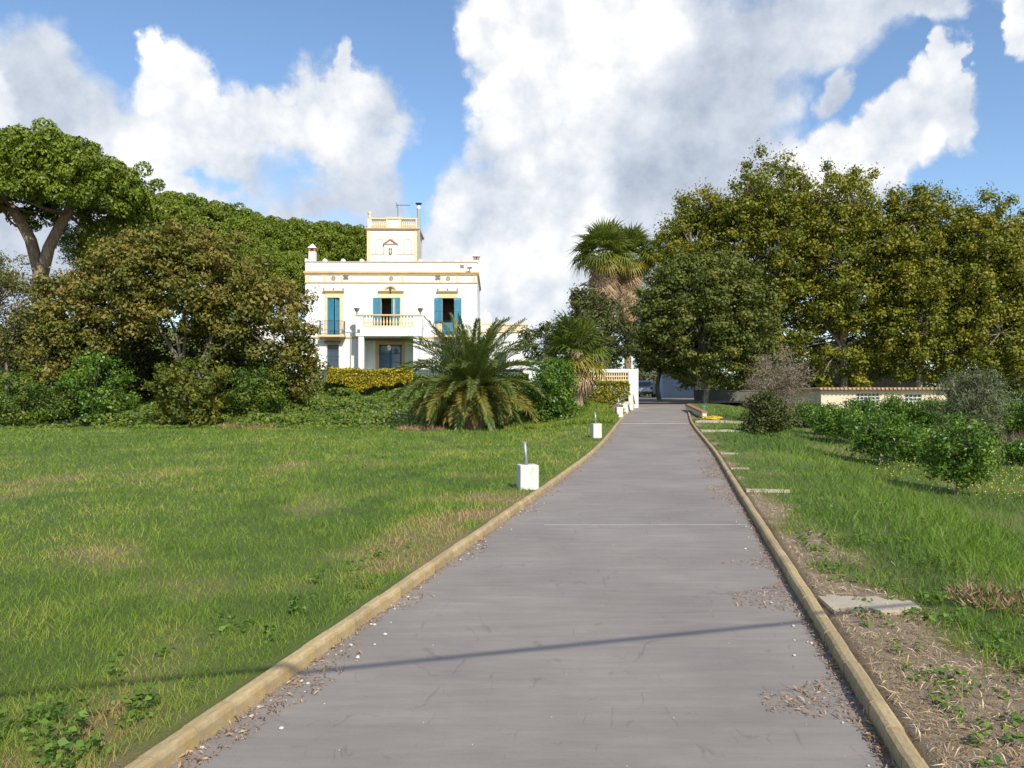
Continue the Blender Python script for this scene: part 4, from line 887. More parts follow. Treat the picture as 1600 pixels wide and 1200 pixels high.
# silver car in the yard
def car(x, y, z, rz):
    c = empty('parked_car', (x, y, z), rz, label='silver estate car parked in the shade beyond the gate', cat='car')
    prof = [(-2.2, 0.32), (-2.25, 0.62), (-2.18, 0.95), (-1.95, 1.10), (-1.75, 1.52), (-1.35, 1.66), (0.2, 1.68), (0.75, 1.56), (1.25, 1.08), (2.05, 0.92), (2.25, 0.65), (2.22, 0.32)]
    vs = []; rows = []
    for (sx_, tx) in ((-1, 0), (-1, 1), (1, 1), (1, 0)): pass
    secs = [(-0.90, 0.86), (-0.86, 1.0), (0.86, 1.0), (0.90, 0.86)]
    mb = MB(); n = len(prof); V = []
    for (xx, k) in ((-0.91, 0), (-0.80, 1), (0.80, 1), (0.91, 0)):
        for (py_, pz_) in prof:
            inset = 0.17 * max(0, (pz_ - 0.98)) / 0.7
            s_ = 1 if xx > 0 else -1
            V.append((xx - s_ * inset, py_ * (1 if k else 0.985), pz_ if k else pz_ * 0.985 + 0.01))
    Fs = [tuple(range(n))[::-1], tuple(range(3 * n, 4 * n))]
    for r_ in range(3):
        for i in range(n): j = (i + 1) % n; Fs.append((r_ * n + i, r_ * n + j, (r_ + 1) * n + j, (r_ + 1) * n + i))
    body_ = mb.add(V, Fs).build('body', 'silver', c); bevel(body_, 0.04, 2)
    MB().add([(-0.70, -2.01, 1.08), (0.70, -2.01, 1.08), (0.60, -1.795, 1.50), (-0.60, -1.795, 1.50), (-0.70, -1.95, 1.08), (0.70, -1.95, 1.08), (0.60, -1.73, 1.50), (-0.60, -1.73, 1.50)], [(0, 1, 2, 3), (7, 6, 5, 4), (0, 4, 5, 1), (1, 5, 6, 2), (2, 6, 7, 3), (3, 7, 4, 0)]).build('rear_window', 'glass', c)
    for s_ in (-1, 1):
        MB().add([(s_ * 0.90, -1.5, 1.06), (s_ * 0.90, 0.95, 1.06), (s_ * 0.795, 0.55, 1.52), (s_ * 0.795, -1.3, 1.54), (s_ * 0.86, -1.5, 1.06), (s_ * 0.86, 0.95, 1.06), (s_ * 0.755, 0.55, 1.52), (s_ * 0.755, -1.3, 1.54)], [(0, 1, 2, 3), (7, 6, 5, 4), (0, 4, 5, 1), (1, 5, 6, 2), (2, 6, 7, 3), (3, 7, 4, 0)]).build('side_window', 'glass', c)
        MB().box(s_ * 0.76 - 0.11, s_ * 0.76 + 0.11, -2.27, -2.12, 0.78, 1.02).build('tail_light', 'red', c)
        for yy in (-1.35, 1.4):
            w_ = MB(); pr = [(0.0, -0.1), (0.30, -0.1), (0.33, -0.07), (0.33, 0.07), (0.30, 0.1), (0.0, 0.1)]
            w_.lathe([(max(r, 0.01), zz) for r, zz in pr], (0, 0, 0), 18); w_.v = [(zz, xx, yy2) for xx, yy2, zz in w_.v]
            wo_ = w_.build('wheel', 'black', c, (s_ * 0.80, yy, 0.33)); h_ = MB().lathe([(0.01, 0), (0.2, 0), (0.2, 0.02), (0.01, 0.02)], (0, 0, 0), 12); h_.v = [(zz * s_ + s_ * 0.095, xx, yy2) for xx, yy2, zz in h_.v]; h_.build('rim', 'silver', wo_)
    bevel(MB().box(-0.88, 0.88, -2.33, -2.1, 0.30, 0.56).build('bumper', 'black', c), 0.04)
    MB().box(-0.26, 0.26, -2.275, -2.2, 0.78, 0.89).build('number_plate', 'dim_white', c)
    return c
xc_, _, _ = at(1009, 620, 80); car(xc_, 80, float(road_z(80)) + 0.095, R(-14))
yb = empty('shed', (19.5, 84, 1.4), R(-6), label='white shed wall, coloured bluish for shade, behind the drive', cat='shed')
x0 = at(1036, 600, 84)[0] - 19.5; x1 = at(1084, 600, 84)[0] - 19.5
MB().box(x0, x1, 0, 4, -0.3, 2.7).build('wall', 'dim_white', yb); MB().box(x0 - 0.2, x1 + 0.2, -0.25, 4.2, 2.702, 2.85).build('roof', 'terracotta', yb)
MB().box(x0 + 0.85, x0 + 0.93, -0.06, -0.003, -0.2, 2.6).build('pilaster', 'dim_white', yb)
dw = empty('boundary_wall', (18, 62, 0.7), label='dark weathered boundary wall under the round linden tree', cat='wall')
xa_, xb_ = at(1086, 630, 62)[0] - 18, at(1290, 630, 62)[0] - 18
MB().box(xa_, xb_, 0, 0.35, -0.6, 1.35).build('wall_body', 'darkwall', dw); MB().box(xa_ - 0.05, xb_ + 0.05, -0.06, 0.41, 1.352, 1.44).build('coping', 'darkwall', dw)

# low cream outbuilding with tiled eaves
LB = 47.0
xl0, xl1 = at(1283, 620, LB)[0], at(1480, 620, LB)[0]; zl = gz((xl0 + xl1) / 2, LB)
ob = empty('outbuilding', (xl0, LB, zl), label='low cream outbuilding with tiled eaves behind the orchard', cat='building')
wlen = xl1 - xl0; zt1 = at(1380, 609, LB)[2] - zl
def LX(px): return at(px, 0, LB)[0] - xl0
def LZ(py): return at(0, py, LB)[2] - zl
wins = [(LX(1338), LX(1374), LZ(630), LZ(614.5)), (LX(1414), LX(1440), LZ(632), LZ(616))]
holes_wall('wall', 'creamwall', 0, wlen, -0.5, zt1, wins, 0, 0.25, ob)
MB().box(0, 0.25, 0.25, 5, -0.5, zt1).build('wall', 'creamwall', ob); MB().box(wlen - 0.25, wlen, 0.25, 5, -0.5, zt1).build('wall', 'creamwall', ob); MB().box(0.25, wlen - 0.25, 4.75, 5, -0.5, zt1).build('wall', 'creamwall', ob)
for (a, b_, c, d_) in wins:
    wf = MB(); n = 6 if b_ - a > 1.1 else 4
    for i in range(n + 1): x = a + (b_ - a) * i / n; wf.box(x - 0.025, x + 0.025, 0.05, 0.11, c, d_)
    for j in range(4): z = c + (d_ - c) * j / 3; wf.box(a, b_, 0.051, 0.109, z - 0.025, z + 0.025)
    wf_ = wf.build('window_frame', 'block', ob); MB().box(a, b_, 0.16, 0.18, c, d_).build('pane', 'glass', wf_)
rf = MB(); rf.add([(-0.2, -0.35, zt1 + 0.003), (wlen + 0.2, -0.35, zt1 + 0.003), (wlen + 0.2, 5.2, zt1 - 0.05), (-0.2, 5.2, zt1 - 0.05), (-0.2, -0.35, zt1 + 0.06), (wlen + 0.2, -0.35, zt1 + 0.06), (wlen + 0.2, 5.2, zt1 + 0.01), (-0.2, 5.2, zt1 + 0.01)], [(0, 3, 2, 1), (4, 5, 6, 7), (0, 1, 5, 4), (1, 2, 6, 5), (2, 3, 7, 6), (3, 0, 4, 7)])
roof_ = rf.build('roof', 'terracotta', ob); tl = MB()
for i in range(int(wlen / 0.24) + 2): x = -0.15 + i * 0.24; tl.tube([(x, -0.42, zt1 + 0.07), (x, 5.2, zt1 + 0.02)], 0.075, 6)
tl.build('roof_tiles', 'pale_tile', roof_)
FB = 76.0; fx0, fx1 = at(1312, 600, FB)[0], at(1440, 600, FB)[0]; fzz = gz((fx0 + fx1) / 2, FB)
fb = empty('farm_building', (fx0, FB, fzz), label='tall beige building half hidden behind the plane trees', cat='building')
ht = at(0, 535, FB)[2] - fzz
holes_wall('wall', 'beige', 0, fx1 - fx0, -0.4, ht, [(2.0, 2.9, 2.2, 3.6), (4.4, 5.3, 2.2, 3.6)], 0, 0.3, fb)
MB().box(0.0, fx1 - fx0, 0.301, 7, -0.4, ht).build('wall', 'beige', fb); MB().box(-0.3, fx1 - fx0 + 0.3, -0.3, 7.3, ht + 0.002, ht + 0.2).build('roof', 'terracotta', fb)
for a in (2.0, 4.4): MB().box(a, a + 0.9, 0.2, 0.24, 2.2, 3.6).build('window', 'glass', fb)

# overhead cable (its shadow crosses the drive); both poles stand outside the picture
def sh_to_cable(px, py, h):
    x, d = hit(px, py); p = Vector((x, d, 0.0)); return p + SUNV * (h / SUNV.z)
c1, c2 = sh_to_cable(1225, 987, 4.4), sh_to_cable(430, 1072, 4.4)
dr = (c2 - c1).normalized(); pA, pB = c1 - dr * 14, c2 + dr * 16
MB().tube([pA + (pB - pA) * t for t in np.linspace(0, 1, 21)], 0.021, 8).build('overhead_cable', 'black', None, None, True, label='thick black overhead cable whose shadow crosses the drive', cat='cable')
for p, lab in ((pA, 'wooden utility pole carrying the cable, right of the drive'), (pB, 'wooden utility pole carrying the cable, on the lawn side')):
    zg = gz(p.x, p.y); u = empty('utility_pole', (p.x, p.y, zg), label=lab, cat='utility pole', group='poles of the overhead cable')
    MB().tube([(0, 0, -0.3), (0, 0, p.z - zg + 0.4)], [0.13, 0.09], 10).build('pole', 'wood', u, smooth=True); MB().tube([(-0.2, 0, p.z - zg), (0.2, 0, p.z - zg)], 0.04, 6).build('bracket', 'iron', u)

# ------------------------------------------------------------------ trees
def limb(mb, a, b_, r0, r1, g, sag=0.0, n=6, sides=6):
    a, b_ = np.array(a, float), np.array(b_, float); L = np.linalg.norm(b_ - a); j = g.normal(size=3) * L * 0.07
    pts = []; rs = []
    for i in range(n + 1):
        t = i / n; p = a + (b_ - a) * t + j * math.sin(math.pi * t) + np.array([0, 0, sag * L * math.sin(math.pi * t)])
        pts.append(tuple(p)); rs.append(r0 + (r1 - r0) * t)
    mb.tube(pts, rs, sides); return pts
def tree(name, loc, h0, crown, tips, trunk_r, mats, leaf, per, clump, label, cat='tree', group=None, seed=1, limbs=6, stems=1, lean=(0, 0), lowcut=-0.8, up=0.35, flat=0.8, shell=0.5, spread=0.5, wr=0.6, lo=0.45, hide_trunk=False):
    """crown: list of ellipsoids (cx,cy,cz,rx,ry,rz) about the base; tips sampled in their outer shell"""
    g = np.random.default_rng(seed); o = empty(name, loc, label=label, cat=cat, group=group)
    C = np.array([c[:3] for c in crown]); RR = np.array([c[3:] for c in crown]); vol = np.prod(RR, 1) ** 0.8; vol /= vol.sum()
    T = []
    tries = 0
    while len(T) < tips and tries < tips * 60:
        tries += 1; k = g.choice(len(crown), p=vol); d = unit(g.normal(size=3)); rr = shell + (1 - shell) * g.random() ** 0.7
        if d[2] * rr < lowcut: continue
        wob = 0.88 + 0.24 * g.random(); p = C[k] + d * RR[k] * rr * wob
        if p[2] < 0.25: continue
        if any(np.linalg.norm(p - q) < clump * 0.62 for q in T[-200:]): continue
        T.append(p)
    T = np.array(T); mb = MB()
    bases = []
    for s_ in range(stems):
        a = 2 * math.pi * s_ / max(1, stems) + 0.7; off = np.array([math.cos(a), math.sin(a), 0]) * (trunk_r * 1.6 if stems > 1 else 0)
        top = np.array([lean[0], lean[1], h0]) + (off * h0 * spread / max(trunk_r * 1.6, 1e-3) * 0.6 if stems > 1 else 0)
        limb(mb, off + np.array([0, 0, -0.2]), top, trunk_r, trunk_r * 0.7, g, 0, 6, 9); bases.append(top)
    cc = C.mean(0); nodes = []
    A0 = g.random() * 6.28
    for i in range(limbs):
        a = A0 + 2 * math.pi * i / limbs; k = i % len(crown); q = C[k] + np.array([math.cos(a) * RR[k][0], math.sin(a) * RR[k][1], (g.random() - 0.35) * RR[k][2]]) * 0.45
        b0 = bases[int(np.argmin([np.linalg.norm(q - b1) for b1 in bases]))]
        pts = limb(mb, b0, q, trunk_r * 0.55, trunk_r * 0.28, g, 0.06, 6, 7); nodes += [(np.array(p), trunk_r * 0.30) for p in pts[3:]]
    nodes += [(b1, trunk_r * 0.5) for b1 in bases]
    NP = np.array([n_[0] for n_ in nodes])
    for t_ in T:
        dd = np.linalg.norm(NP - t_, axis=1) + 0.6 * np.maximum(0, NP[:, 2] - t_[2]); k = int(np.argmin(dd))
        limb(mb, nodes[k][0], t_, max(0.012, nodes[k][1] * 0.55), 0.012, g, 0.05, 4, 4)
    mb.build('trunk', mats[0], o, smooth=True)
    cr_ = clump * (0.7 + 0.6 * g.random(len(T)))
    V = clump_leaves(T, cr_, per, leaf, g, up=up, flat=flat, wr=wr, lo=lo)
    # loose sprigs reach past the clumps and break the outline
    ns = len(T) * per // 6; ii = g.integers(0, len(T), ns); D = unit(g.normal(size=(ns, 3)) + np.array([0, 0, 0.3]))
    P = T[ii] + D * (cr_[ii] * (1.0 + 0.45 * g.random(ns)))[:, None]; N = unit(g.normal(size=(ns, 3)) + np.array([0, 0, up]))
    V = np.concatenate([V, leaves(P, N, leaf * (0.7 + 0.5 * g.random(ns)), leaf * wr * 0.8, g)])
    base_r = np.repeat(g.random(len(T)), per) * 0.65; r_ = np.concatenate([base_r + 0.35 * g.random(len(base_r)), g.random(ns)])
    V = V[V[:, :, 2].min(1) > 0.02 - 0.3] if True else V
    r_ = r_[:len(V)]
    me = npmesh('crown', V, 4, r_); link('crown', me, mats[1], o); return o
def px_tree(name, px, base_py, d, boxes, **kw):
    """boxes in photo pixels (x0,x1,ytop,ybot) become crown ellipsoids at distance d"""
    x = (px - 800) / F * d; z = gz(x, d); s = d / F; cr = []
    for (a, b_, t_, q) in boxes:
        cx, cz = ((a + b_) / 2 - 800) * s - x, CH + (HOR - (t_ + q) / 2) * s - z; rx, rz = (b_ - a) / 2 * s, (q - t_) / 2 * s
        cr.append((cx, kw.get('dyf', 0) * rx, cz, rx * 0.93, rx * kw.get('deep', 0.85), rz * 0.93))
    for q in ('dyf', 'deep'): kw.pop(q, None)
    return tree(name, (x, d, z), crown=cr, **kw)

# big bronze tree before the villa
px_tree('bronze_tree', 300, 655, 44.5, [(110, 430, 347, 560), (300, 505, 420, 590), (45, 230, 400, 590), (200, 400, 360, 520)], deep=0.62, h0=2.6, tips=520, trunk_r=0.17, mats=('bark_grey', 'hack'), leaf=0.20, per=130, clump=0.62,
        label='wide bronze leaved tree with several pale stems left of the villa', seed=4, limbs=9, stems=5, spread=0.35, shell=0.62, lowcut=-0.62, up=0.5, flat=0.65, lo=0.2)
# understory bushes along the lawn edge
def bush(px, ptop, pbot, wpx, d, mat, label, tips, leaf, per, clump, seed, name='shrub', cat='shrub', group=None, deep=0.8, **kw):
    return px_tree(name, px, pbot, d, [(px - wpx / 2, px + wpx / 2, ptop, pbot + (pbot - ptop) * 0.15)], deep=deep, h0=kw.pop('h0', 0.4), tips=tips, trunk_r=kw.pop('trunk_r', 0.05), mats=('bark_grey', mat), leaf=leaf, per=per, clump=clump, label=label, cat=cat, group=group, seed=seed, limbs=kw.pop('limbs', 5), shell=kw.pop('shell', 0.4), lowcut=kw.pop('lowcut', -0.9), **kw)
bush(300, 548, 662, 130, 41.2, 'bushgreen', 'yellowish green bush at the lawn edge below the bronze tree', 75, 0.17, 90, 0.42, 5)
bush(150, 545, 655, 120, 42.5, 'citrus', 'dark green bush under the left half of the bronze tree', 60, 0.15, 90, 0.45, 6)
bush(395, 560, 650, 110, 43.0, 'ivy', 'leafy green bush right of the yellowish bush', 60, 0.14, 90, 0.42, 7)
bush(90, 480, 610, 110, 43.5, 'hack', 'bronze green bush at the left foot of the bronze tree', 60, 0.18, 90, 0.5, 8)
bush(465, 520, 625, 80, 45.5, 'hack', 'small bronze bush beside the yellow blossom hedge', 45, 0.18, 80, 0.42, 9)
bush(30, 575, 668, 200, 42.0, 'ivy', 'ivy mound with blue flowers at the left picture edge', 110, 0.13, 95, 0.45, 10)
bush(200, 490, 640, 170, 48.5, 'loquat', 'dark understory shrub deep below the bronze tree', 110, 0.2, 100, 0.6, 110)
bush(330, 490, 640, 170, 49.0, 'loquat', 'dark ivy clad shrub behind the pale stems of the bronze tree', 110, 0.2, 100, 0.6, 114)
bush(425, 545, 640, 110, 48.0, 'ivy', 'green ivy clad shrub left of the villa, behind the bronze tree', 80, 0.18, 90, 0.5, 115)
bush(70, 470, 640, 150, 49.0, 'loquat', 'dark shrub behind the left side of the bronze tree', 100, 0.2, 100, 0.6, 116)
px_tree('olive_gold_tree', 10, 600, 47, [(-60, 62, 372, 600), (-140, 0, 400, 600)], h0=2.5, tips=170, trunk_r=0.14, mats=('bark_grey', 'bamboo'), leaf=0.2, per=90, clump=0.6, label='olive gold leafy tree at the left picture edge', seed=12, limbs=6, shell=0.4, wr=0.35)

# umbrella pines
def pine_mesh(seed, n_cl, rx, rz, per, r_cl, ndl):
    """umbrella dome built of round needle puffs"""
    g = np.random.default_rng(seed); C = []; tries = 0
    while len(C) < n_cl and tries < n_cl * 40:
        tries += 1; d = unit(g.normal(size=3))
        if d[2] < -0.28: continue
        rr = (1 + 0.10 * math.sin(5 * math.atan2(d[1], d[0]) + seed) * (1 - d[2] ** 2) + 0.07 * g.normal()) if g.random() < 0.8 else 0.55 + 0.35 * g.random()
        q = np.sign(d) * np.abs(d) ** 0.86; p = q * rr * np.array([rx, rx, rz]) * 0.94
        if any(np.dot(p - c, p - c) < (0.80 * r_cl) ** 2 for c in C): continue
        C.append(p)
    C = np.array(C); n = len(C); CC = np.repeat(C, per, 0); D = unit(g.normal(size=(len(CC), 3)) + np.array([0, 0, 0.35])); rr = np.repeat(r_cl * (0.75 + 0.5 * g.random(n)), per)
    P = CC + D * (rr * (0.62 + 0.38 * g.random(len(CC)) ** 0.5))[:, None] * np.array([1, 1, 0.85]); A = unit(D + 0.45 * g.normal(size=D.shape)); N = unit(D * 1.3 + 0.7 * g.normal(size=D.shape))
    L = ndl * (0.7 + 0.6 * g.random(len(CC))); V = leaves(P, N, L, L * 0.55, g, 0.05, g.normal(size=D.shape) * 0.6 + np.array([0, 0, 1.0]))
    rn = np.clip(np.repeat(g.random(n), per) * 0.45 + 0.55 * g.random(len(CC)), 0, 1)
    return npmesh('crown', V, 4, rn), C
# nearest pine, forked trunk
dP = 60.0; bxp = at(64, 420, dP); zg = gz(bxp[0], dP); s_ = dP / F
pine = empty('umbrella_pine', (bxp[0], dP, zg), label='tall umbrella pine with forked trunk at upper left', cat='pine tree')
g = np.random.default_rng(31)
pm, PC = pine_mesh(31, 500, 7.0, 4.1, 215, 0.72, 0.25)
cxp, _, czp = at(56, 306, dP); pc = link('crown', pm, 'pine', pine, (cxp - bxp[0], 0.5, czp - zg))
tb = MB(); fork = np.array([0, 0, at(64, 415, dP)[2] - zg])
limb(tb, (0.3, 0, -0.3), fork, 0.62, 0.55, g, 0, 8, 12)
def LP(px, py, dy=0): p = at(px, py, dP); return np.array([p[0] - bxp[0], dy, p[2] - zg])
tb.tube([tuple(p) for p in (fork + [-.1, 0, -.6], LP(48, 375), LP(34, 345, -.2), LP(18, 322, -.3), LP(0, 305, -.3))], [0.46, 0.42, 0.38, 0.32, 0.22], 10)
tb.tube([tuple(p) for p in (fork + [.1, 0, -.6], LP(76, 388), LP(88, 358, .2), LP(103, 330, .3), LP(112, 300, .3))], [0.46, 0.42, 0.38, 0.33, 0.22], 10)
ends = [LP(0, 305, -.3), LP(18, 322, -.3), LP(112, 300, .3), LP(103, 330, .3)]
off = np.array([cxp - bxp[0], 0.5, czp - zg])
for c in PC[::7]:
    q = c + off; e = min(ends, key=lambda a: np.linalg.norm(a - q)); limb(tb, e, q - np.array([0, 0, 0.2]), 0.13, 0.03, g, -0.06, 5, 5)
tb.build('trunk', 'bark_pine', pine, smooth=True)
# lower foliage tuft between the fork and the bronze tree
bush(150, 345, 415, 110, 63, 'pine', 'dark pine sapling crown below the umbrella pine', 60, 0.30, 110, 0.75, 33, 'pine_sapling', 'pine tree', None, 0.8, wr=0.25, h0=6, trunk_r=0.12)
# pines of the grove on the rise behind
v1, C1 = pine_mesh(41, 380, 6.0, 4.4, 165, 0.70, 0.29); v2, C2 = pine_mesh(42, 380, 6.0, 4.0, 165, 0.70, 0.29)
def grove_pine(px, top, rpx, d, var, label):
    x, _, zt = at(px, top, d); z = gz(x, d); s = rpx * d / F / 6.0; czz = zt - z - 4.4 * s * 0.97
    o = empty('grove_pine', (x, d, z), label=label, cat='pine tree', group='pines of the grove behind the villa')
    c = link('crown', (v1, v2)[var], 'pine', o, (0, 0, czz)); c.scale = (s, s, s); c.rotation_euler = (0, 0, px * 0.37)
    t_ = MB(); gg = np.random.default_rng(int(px)); limb(t_, (0, 0, -0.3), (0.2, 0, czz), 0.3, 0.22, gg, 0, 6, 8)
    CC = (C1, C2)[var][::14]; ca, sa = math.cos(px * 0.37), math.sin(px * 0.37)
    for q in CC: q = q * s; limb(t_, (0.2, 0, czz - 0.8), (q[0] * ca - q[1] * sa, q[0] * sa + q[1] * ca, q[2] + czz), 0.10, 0.03, gg, 0, 4, 4)
    t_.build('trunk', 'bark_pine', o, smooth=True)
for i, (px, top, r_, d, v, lab) in enumerate(((215, 345, 70, 90, 1, 'grove pine directly above the bronze tree, left of the highest'), (280, 314, 80, 92, 0, 'highest pine of the grove on the skyline'), (345, 327, 76, 91, 1, 'grove pine on the skyline just right of the highest'),
        (405, 347, 70, 89, 0, 'grove pine midway between the highest pine and the villa'), (462, 352, 68, 88, 1, 'grove pine behind the left chimney of the villa'), (517, 356, 64, 90, 0, 'grove pine behind the roof, left of the tower'), (572, 359, 60, 92, 1, 'grove pine directly behind the tower'),
        (425, 392, 66, 80, 1, 'lower grove pine in front, above the right side of bronze tree'), (478, 405, 58, 79, 0, 'lower grove pine touching the left wall of the villa'), (360, 372, 66, 82, 0, 'lower grove pine behind the top of the bronze tree'))):
    grove_pine(px, top, r_, d, v, lab)

# plane trees
def plane_tree(px, top, half, d, seed, label, low=575):
    s = d / F
    px_tree('plane_tree', px, 620, d, [(px - half, px + half, top + 40, low - 60), (px - half * 0.78, px + half * 0.78, top, top + 200), (px - half * 0.95, px + half * 0.95, low - 190, low + 30)], h0=4.5, tips=430, trunk_r=0.36, mats=('bark_plane', 'plane'),
            leaf=0.225, per=120, clump=0.78, label=label, group='plane trees in the row on the right', seed=seed, limbs=9, shell=0.35, lowcut=-0.85, wr=0.8, up=0.45, lo=0.15)
plane_tree(1092, 282, 92, 74, 51, 'shorter plane tree at the left end of the row')
plane_tree(1205, 230, 105, 70, 52, 'tallest plane tree, behind the round linden', 590)
plane_tree(1315, 245, 95, 68, 53, 'plane tree just right of the tallest one', 600)
plane_tree(1430, 277, 80, 66, 54, 'plane tree with a sky gap on its left side', 590)
plane_tree(1540, 292, 90, 65, 55, 'plane tree near the right picture edge', 600)
plane_tree(1660, 290, 95, 65, 56, 'plane tree cut by the right picture edge', 600)
# round linden by the gate
px_tree('linden_tree', 1098, 630, 57.0, [(985, 1215, 392, 600), (1020, 1200, 400, 560), (1040, 1215, 500, 618)], h0=2.6, tips=430, trunk_r=0.24, mats=('bark_grey', 'linden'), leaf=0.20, per=130, clump=0.66, label='round dark green linden tree right of the gate', seed=61, limbs=9, shell=0.8, lowcut=-0.75, up=0.6, flat=0.6, wr=0.75, lo=0.2)
# dark glossy tree between the fan palms
px_tree('loquat_tree', 930, 620, 53.0, [(870, 1000, 470, 585), (805, 900, 495, 575), (880, 960, 445, 520)], h0=2.4, tips=150, trunk_r=0.14, mats=('bark_grey', 'loquat'), leaf=0.26, per=60, clump=0.55, label='dark loose leaved tree between the small and tall fan palms', seed=62, limbs=7, shell=0.35, wr=0.4, lo=0.2)
bush(862, 560, 650, 85, 41.5, 'citrus', 'dense dark green bush between date palm and small fan palm', 85, 0.13, 95, 0.38, 63)
bush(1008, 570, 618, 75, 100, 'olive', 'pale green shrub behind the parked car', 60, 0.3, 70, 0.9, 64)
bush(1100, 560, 622, 130, 101, 'loquat', 'dark shrub behind the pale blue shed', 70, 0.35, 60, 1.2, 68)
bush(930, 560, 622, 110, 98, 'loquat', 'dark shrub far behind the gate wall lattice', 70, 0.35, 60, 1.2, 69)
px_tree('yard_tree', 1032, 624, 63.0, [(975, 1075, 480, 592)], h0=2.2, tips=110, trunk_r=0.2, mats=('bark_grey', 'linden'), leaf=0.22, per=90, clump=0.65, label='small dark tree with a bare trunk right of the parked car', seed=68, limbs=6, shell=0.4, lo=0.2)
bush(1215, 538, 650, 112, 40, 'twig', 'leafless greyish brown shrub before the linden tree', 160, 0.20, 40, 0.40, 65, 'bare_shrub', wr=0.10, lo=0.1, shell=0.1)
bush(1198, 612, 692, 75, 32.5, 'loquat', 'dark green shrub below the leafless shrub', 90, 0.10, 95, 0.28, 66)
bush(1520, 566, 690, 105, 31, 'olive', 'grey green feathery shrub at the right before the plane trees', 120, 0.16, 80, 0.36, 67, wr=0.18)
for i, (px, t_, d, lab) in enumerate(((1180, 575, 82, 'dark hedge shrub behind the linden tree'), (1270, 570, 83, 'dark hedge shrub left of the beige building'), (1470, 560, 84, 'dark hedge shrub right of the beige building'), (1570, 560, 82, 'dark hedge shrub behind the feathery shrub'), (1665, 560, 82, 'dark hedge shrub beyond the right edge'))):
    bush(px, t_, 628, 125, d, 'loquat', lab, 60, 0.32, 55, 1.0, 70 + i, group='dark shrubs behind the plane trees')

# orchard
def citrus(px, top, bot, wpx, seed, label, d=None):
    if d is None: x, d = hit(px, bot)
    s = d / F; x = (px - 800) * s; z = gz(x, d); h = CH + (HOR - top) * s - z
    w = wpx / 2 * s
    return tree('citrus_tree', (x, d, z), 0.35, [(0, 0, h * 0.58, w, w * 0.9, h * 0.42), (w * 0.2, 0, h * 0.45, w * 0.9, w * 0.8, h * 0.32)], 130, 0.05, ('bark_grey', 'citrus'), 0.105, 42, 0.26, label, 'citrus tree', 'citrus trees of the orchard', seed, 6, 1, lowcut=-0.9, shell=0.3, wr=0.5, up=0.3, lo=0.15)
citrus(1497, 648, 774, 112, 81, 'large citrus tree standing alone nearest the camera')
citrus(1372, 642, 728, 105, 82, 'citrus tree left of the nearest one, in long grass')
citrus(1432, 672, 722, 50, 83, 'small citrus bush between the two nearest citrus trees')
citrus(1308, 636, 692, 75, 84, 'citrus tree left in the orchard, beyond the grass bank')
citrus(1255, 628, 668, 62, 85, 'citrus tree right of the dark shrub')
citrus(1345, 620, 660, 70, 86, 'citrus tree under the left window of the cream outbuilding', 38)
citrus(1395, 619, 660, 60, 87, 'citrus tree between the two outbuilding windows', 39)
citrus(1450, 622, 662, 66, 88, 'citrus tree under the right window of the outbuilding', 38)
citrus(1295, 634, 664, 55, 89, 'citrus tree before the left end of the outbuilding', 38)
citrus(1600, 690, 728, 44, 90, 'small citrus tree cut by the right picture edge')
citrus(1590, 615, 672, 85, 91, 'citrus tree at the right edge behind the dry tuft', 33)
def tuft(px, py, n, h, r, mat, label, name='dry_tuft', cat='dry grass', lean=0.5):
    x, d = hit(px, py); g = np.random.default_rng(int(px)); a = g.random(n) * 6.283; q = r * g.random(n) ** 0.5
    P = np.stack([x + q * np.cos(a), d + q * np.sin(a), 0 * a], 1); P[:, 2] = ground_z(P[:, 0], P[:, 1]); Dv = unit(np.stack([g.normal(size=n) * lean, g.normal(size=n) * lean, np.ones(n)], 1)); L = h * (0.5 + 0.6 * g.random(n))
    V = leaves(P + Dv * L[:, None] * 0.5, unit(np.cross(Dv, g.normal(size=Dv.shape))), L, 0.012 + L * 0.012, g, 0.02, Dv)
    V -= np.array([x, d, gz(x, d)]); o = link(name, npmesh(name, V, 4, g.random(n)), mat, None, (x, d, gz(x, d))); tag(o, label, cat)
tuft(1585, 700, 900, 1.0, 1.0, 'twig', 'tall dry brown grass clump at the right edge of the orchard')
tuft(1410, 668, 500, 0.8, 0.9, 'straw', 'dry straw coloured clump between the citrus trees')
tuft(1575, 948, 900, 0.16, 0.42, 'litter', 'heap of dead brown grass on the right bank', lean=1.3)
tuft(390, 668, 1500, 0.35, 1.6, 'litter', 'patch of cut brown twigs at the lawn edge right of the bush', lean=1.3)
tuft(660, 672, 1200, 0.35, 1.2, 'litter', 'patch of dead brown stems left of the date palm', lean=1.3)
tuft(190, 655, 300, 1.0, 1.2, 'straw', 'pile of pale cut branches under the bronze tree', 'cut_branches', 'branches', 1.6)
g = np.random.default_rng(91); n = 1300
xx, yy = hit(1560, 760); x = xx + g.normal(size=n) * 2.2; y = yy + g.normal(size=n) * 2.2; k = tof(x, y) > 6.5; x, y = x[k], y[k]; n = len(x)
P = np.stack([x, y, ground_z(x, y) + 0.12 + 0.25 * g.random(n)], 1); V = leaves(P, unit(g.normal(size=P.shape) + [0, -0.4, 0.8]), 0.035, 0.035, g)
tag(link('wild_flowers', npmesh('wild_flowers', V, 4, g.random(n)), 'mustard'), 'small yellow wild flowers in the grass under the nearest citrus', 'flowers', kind='stuff')

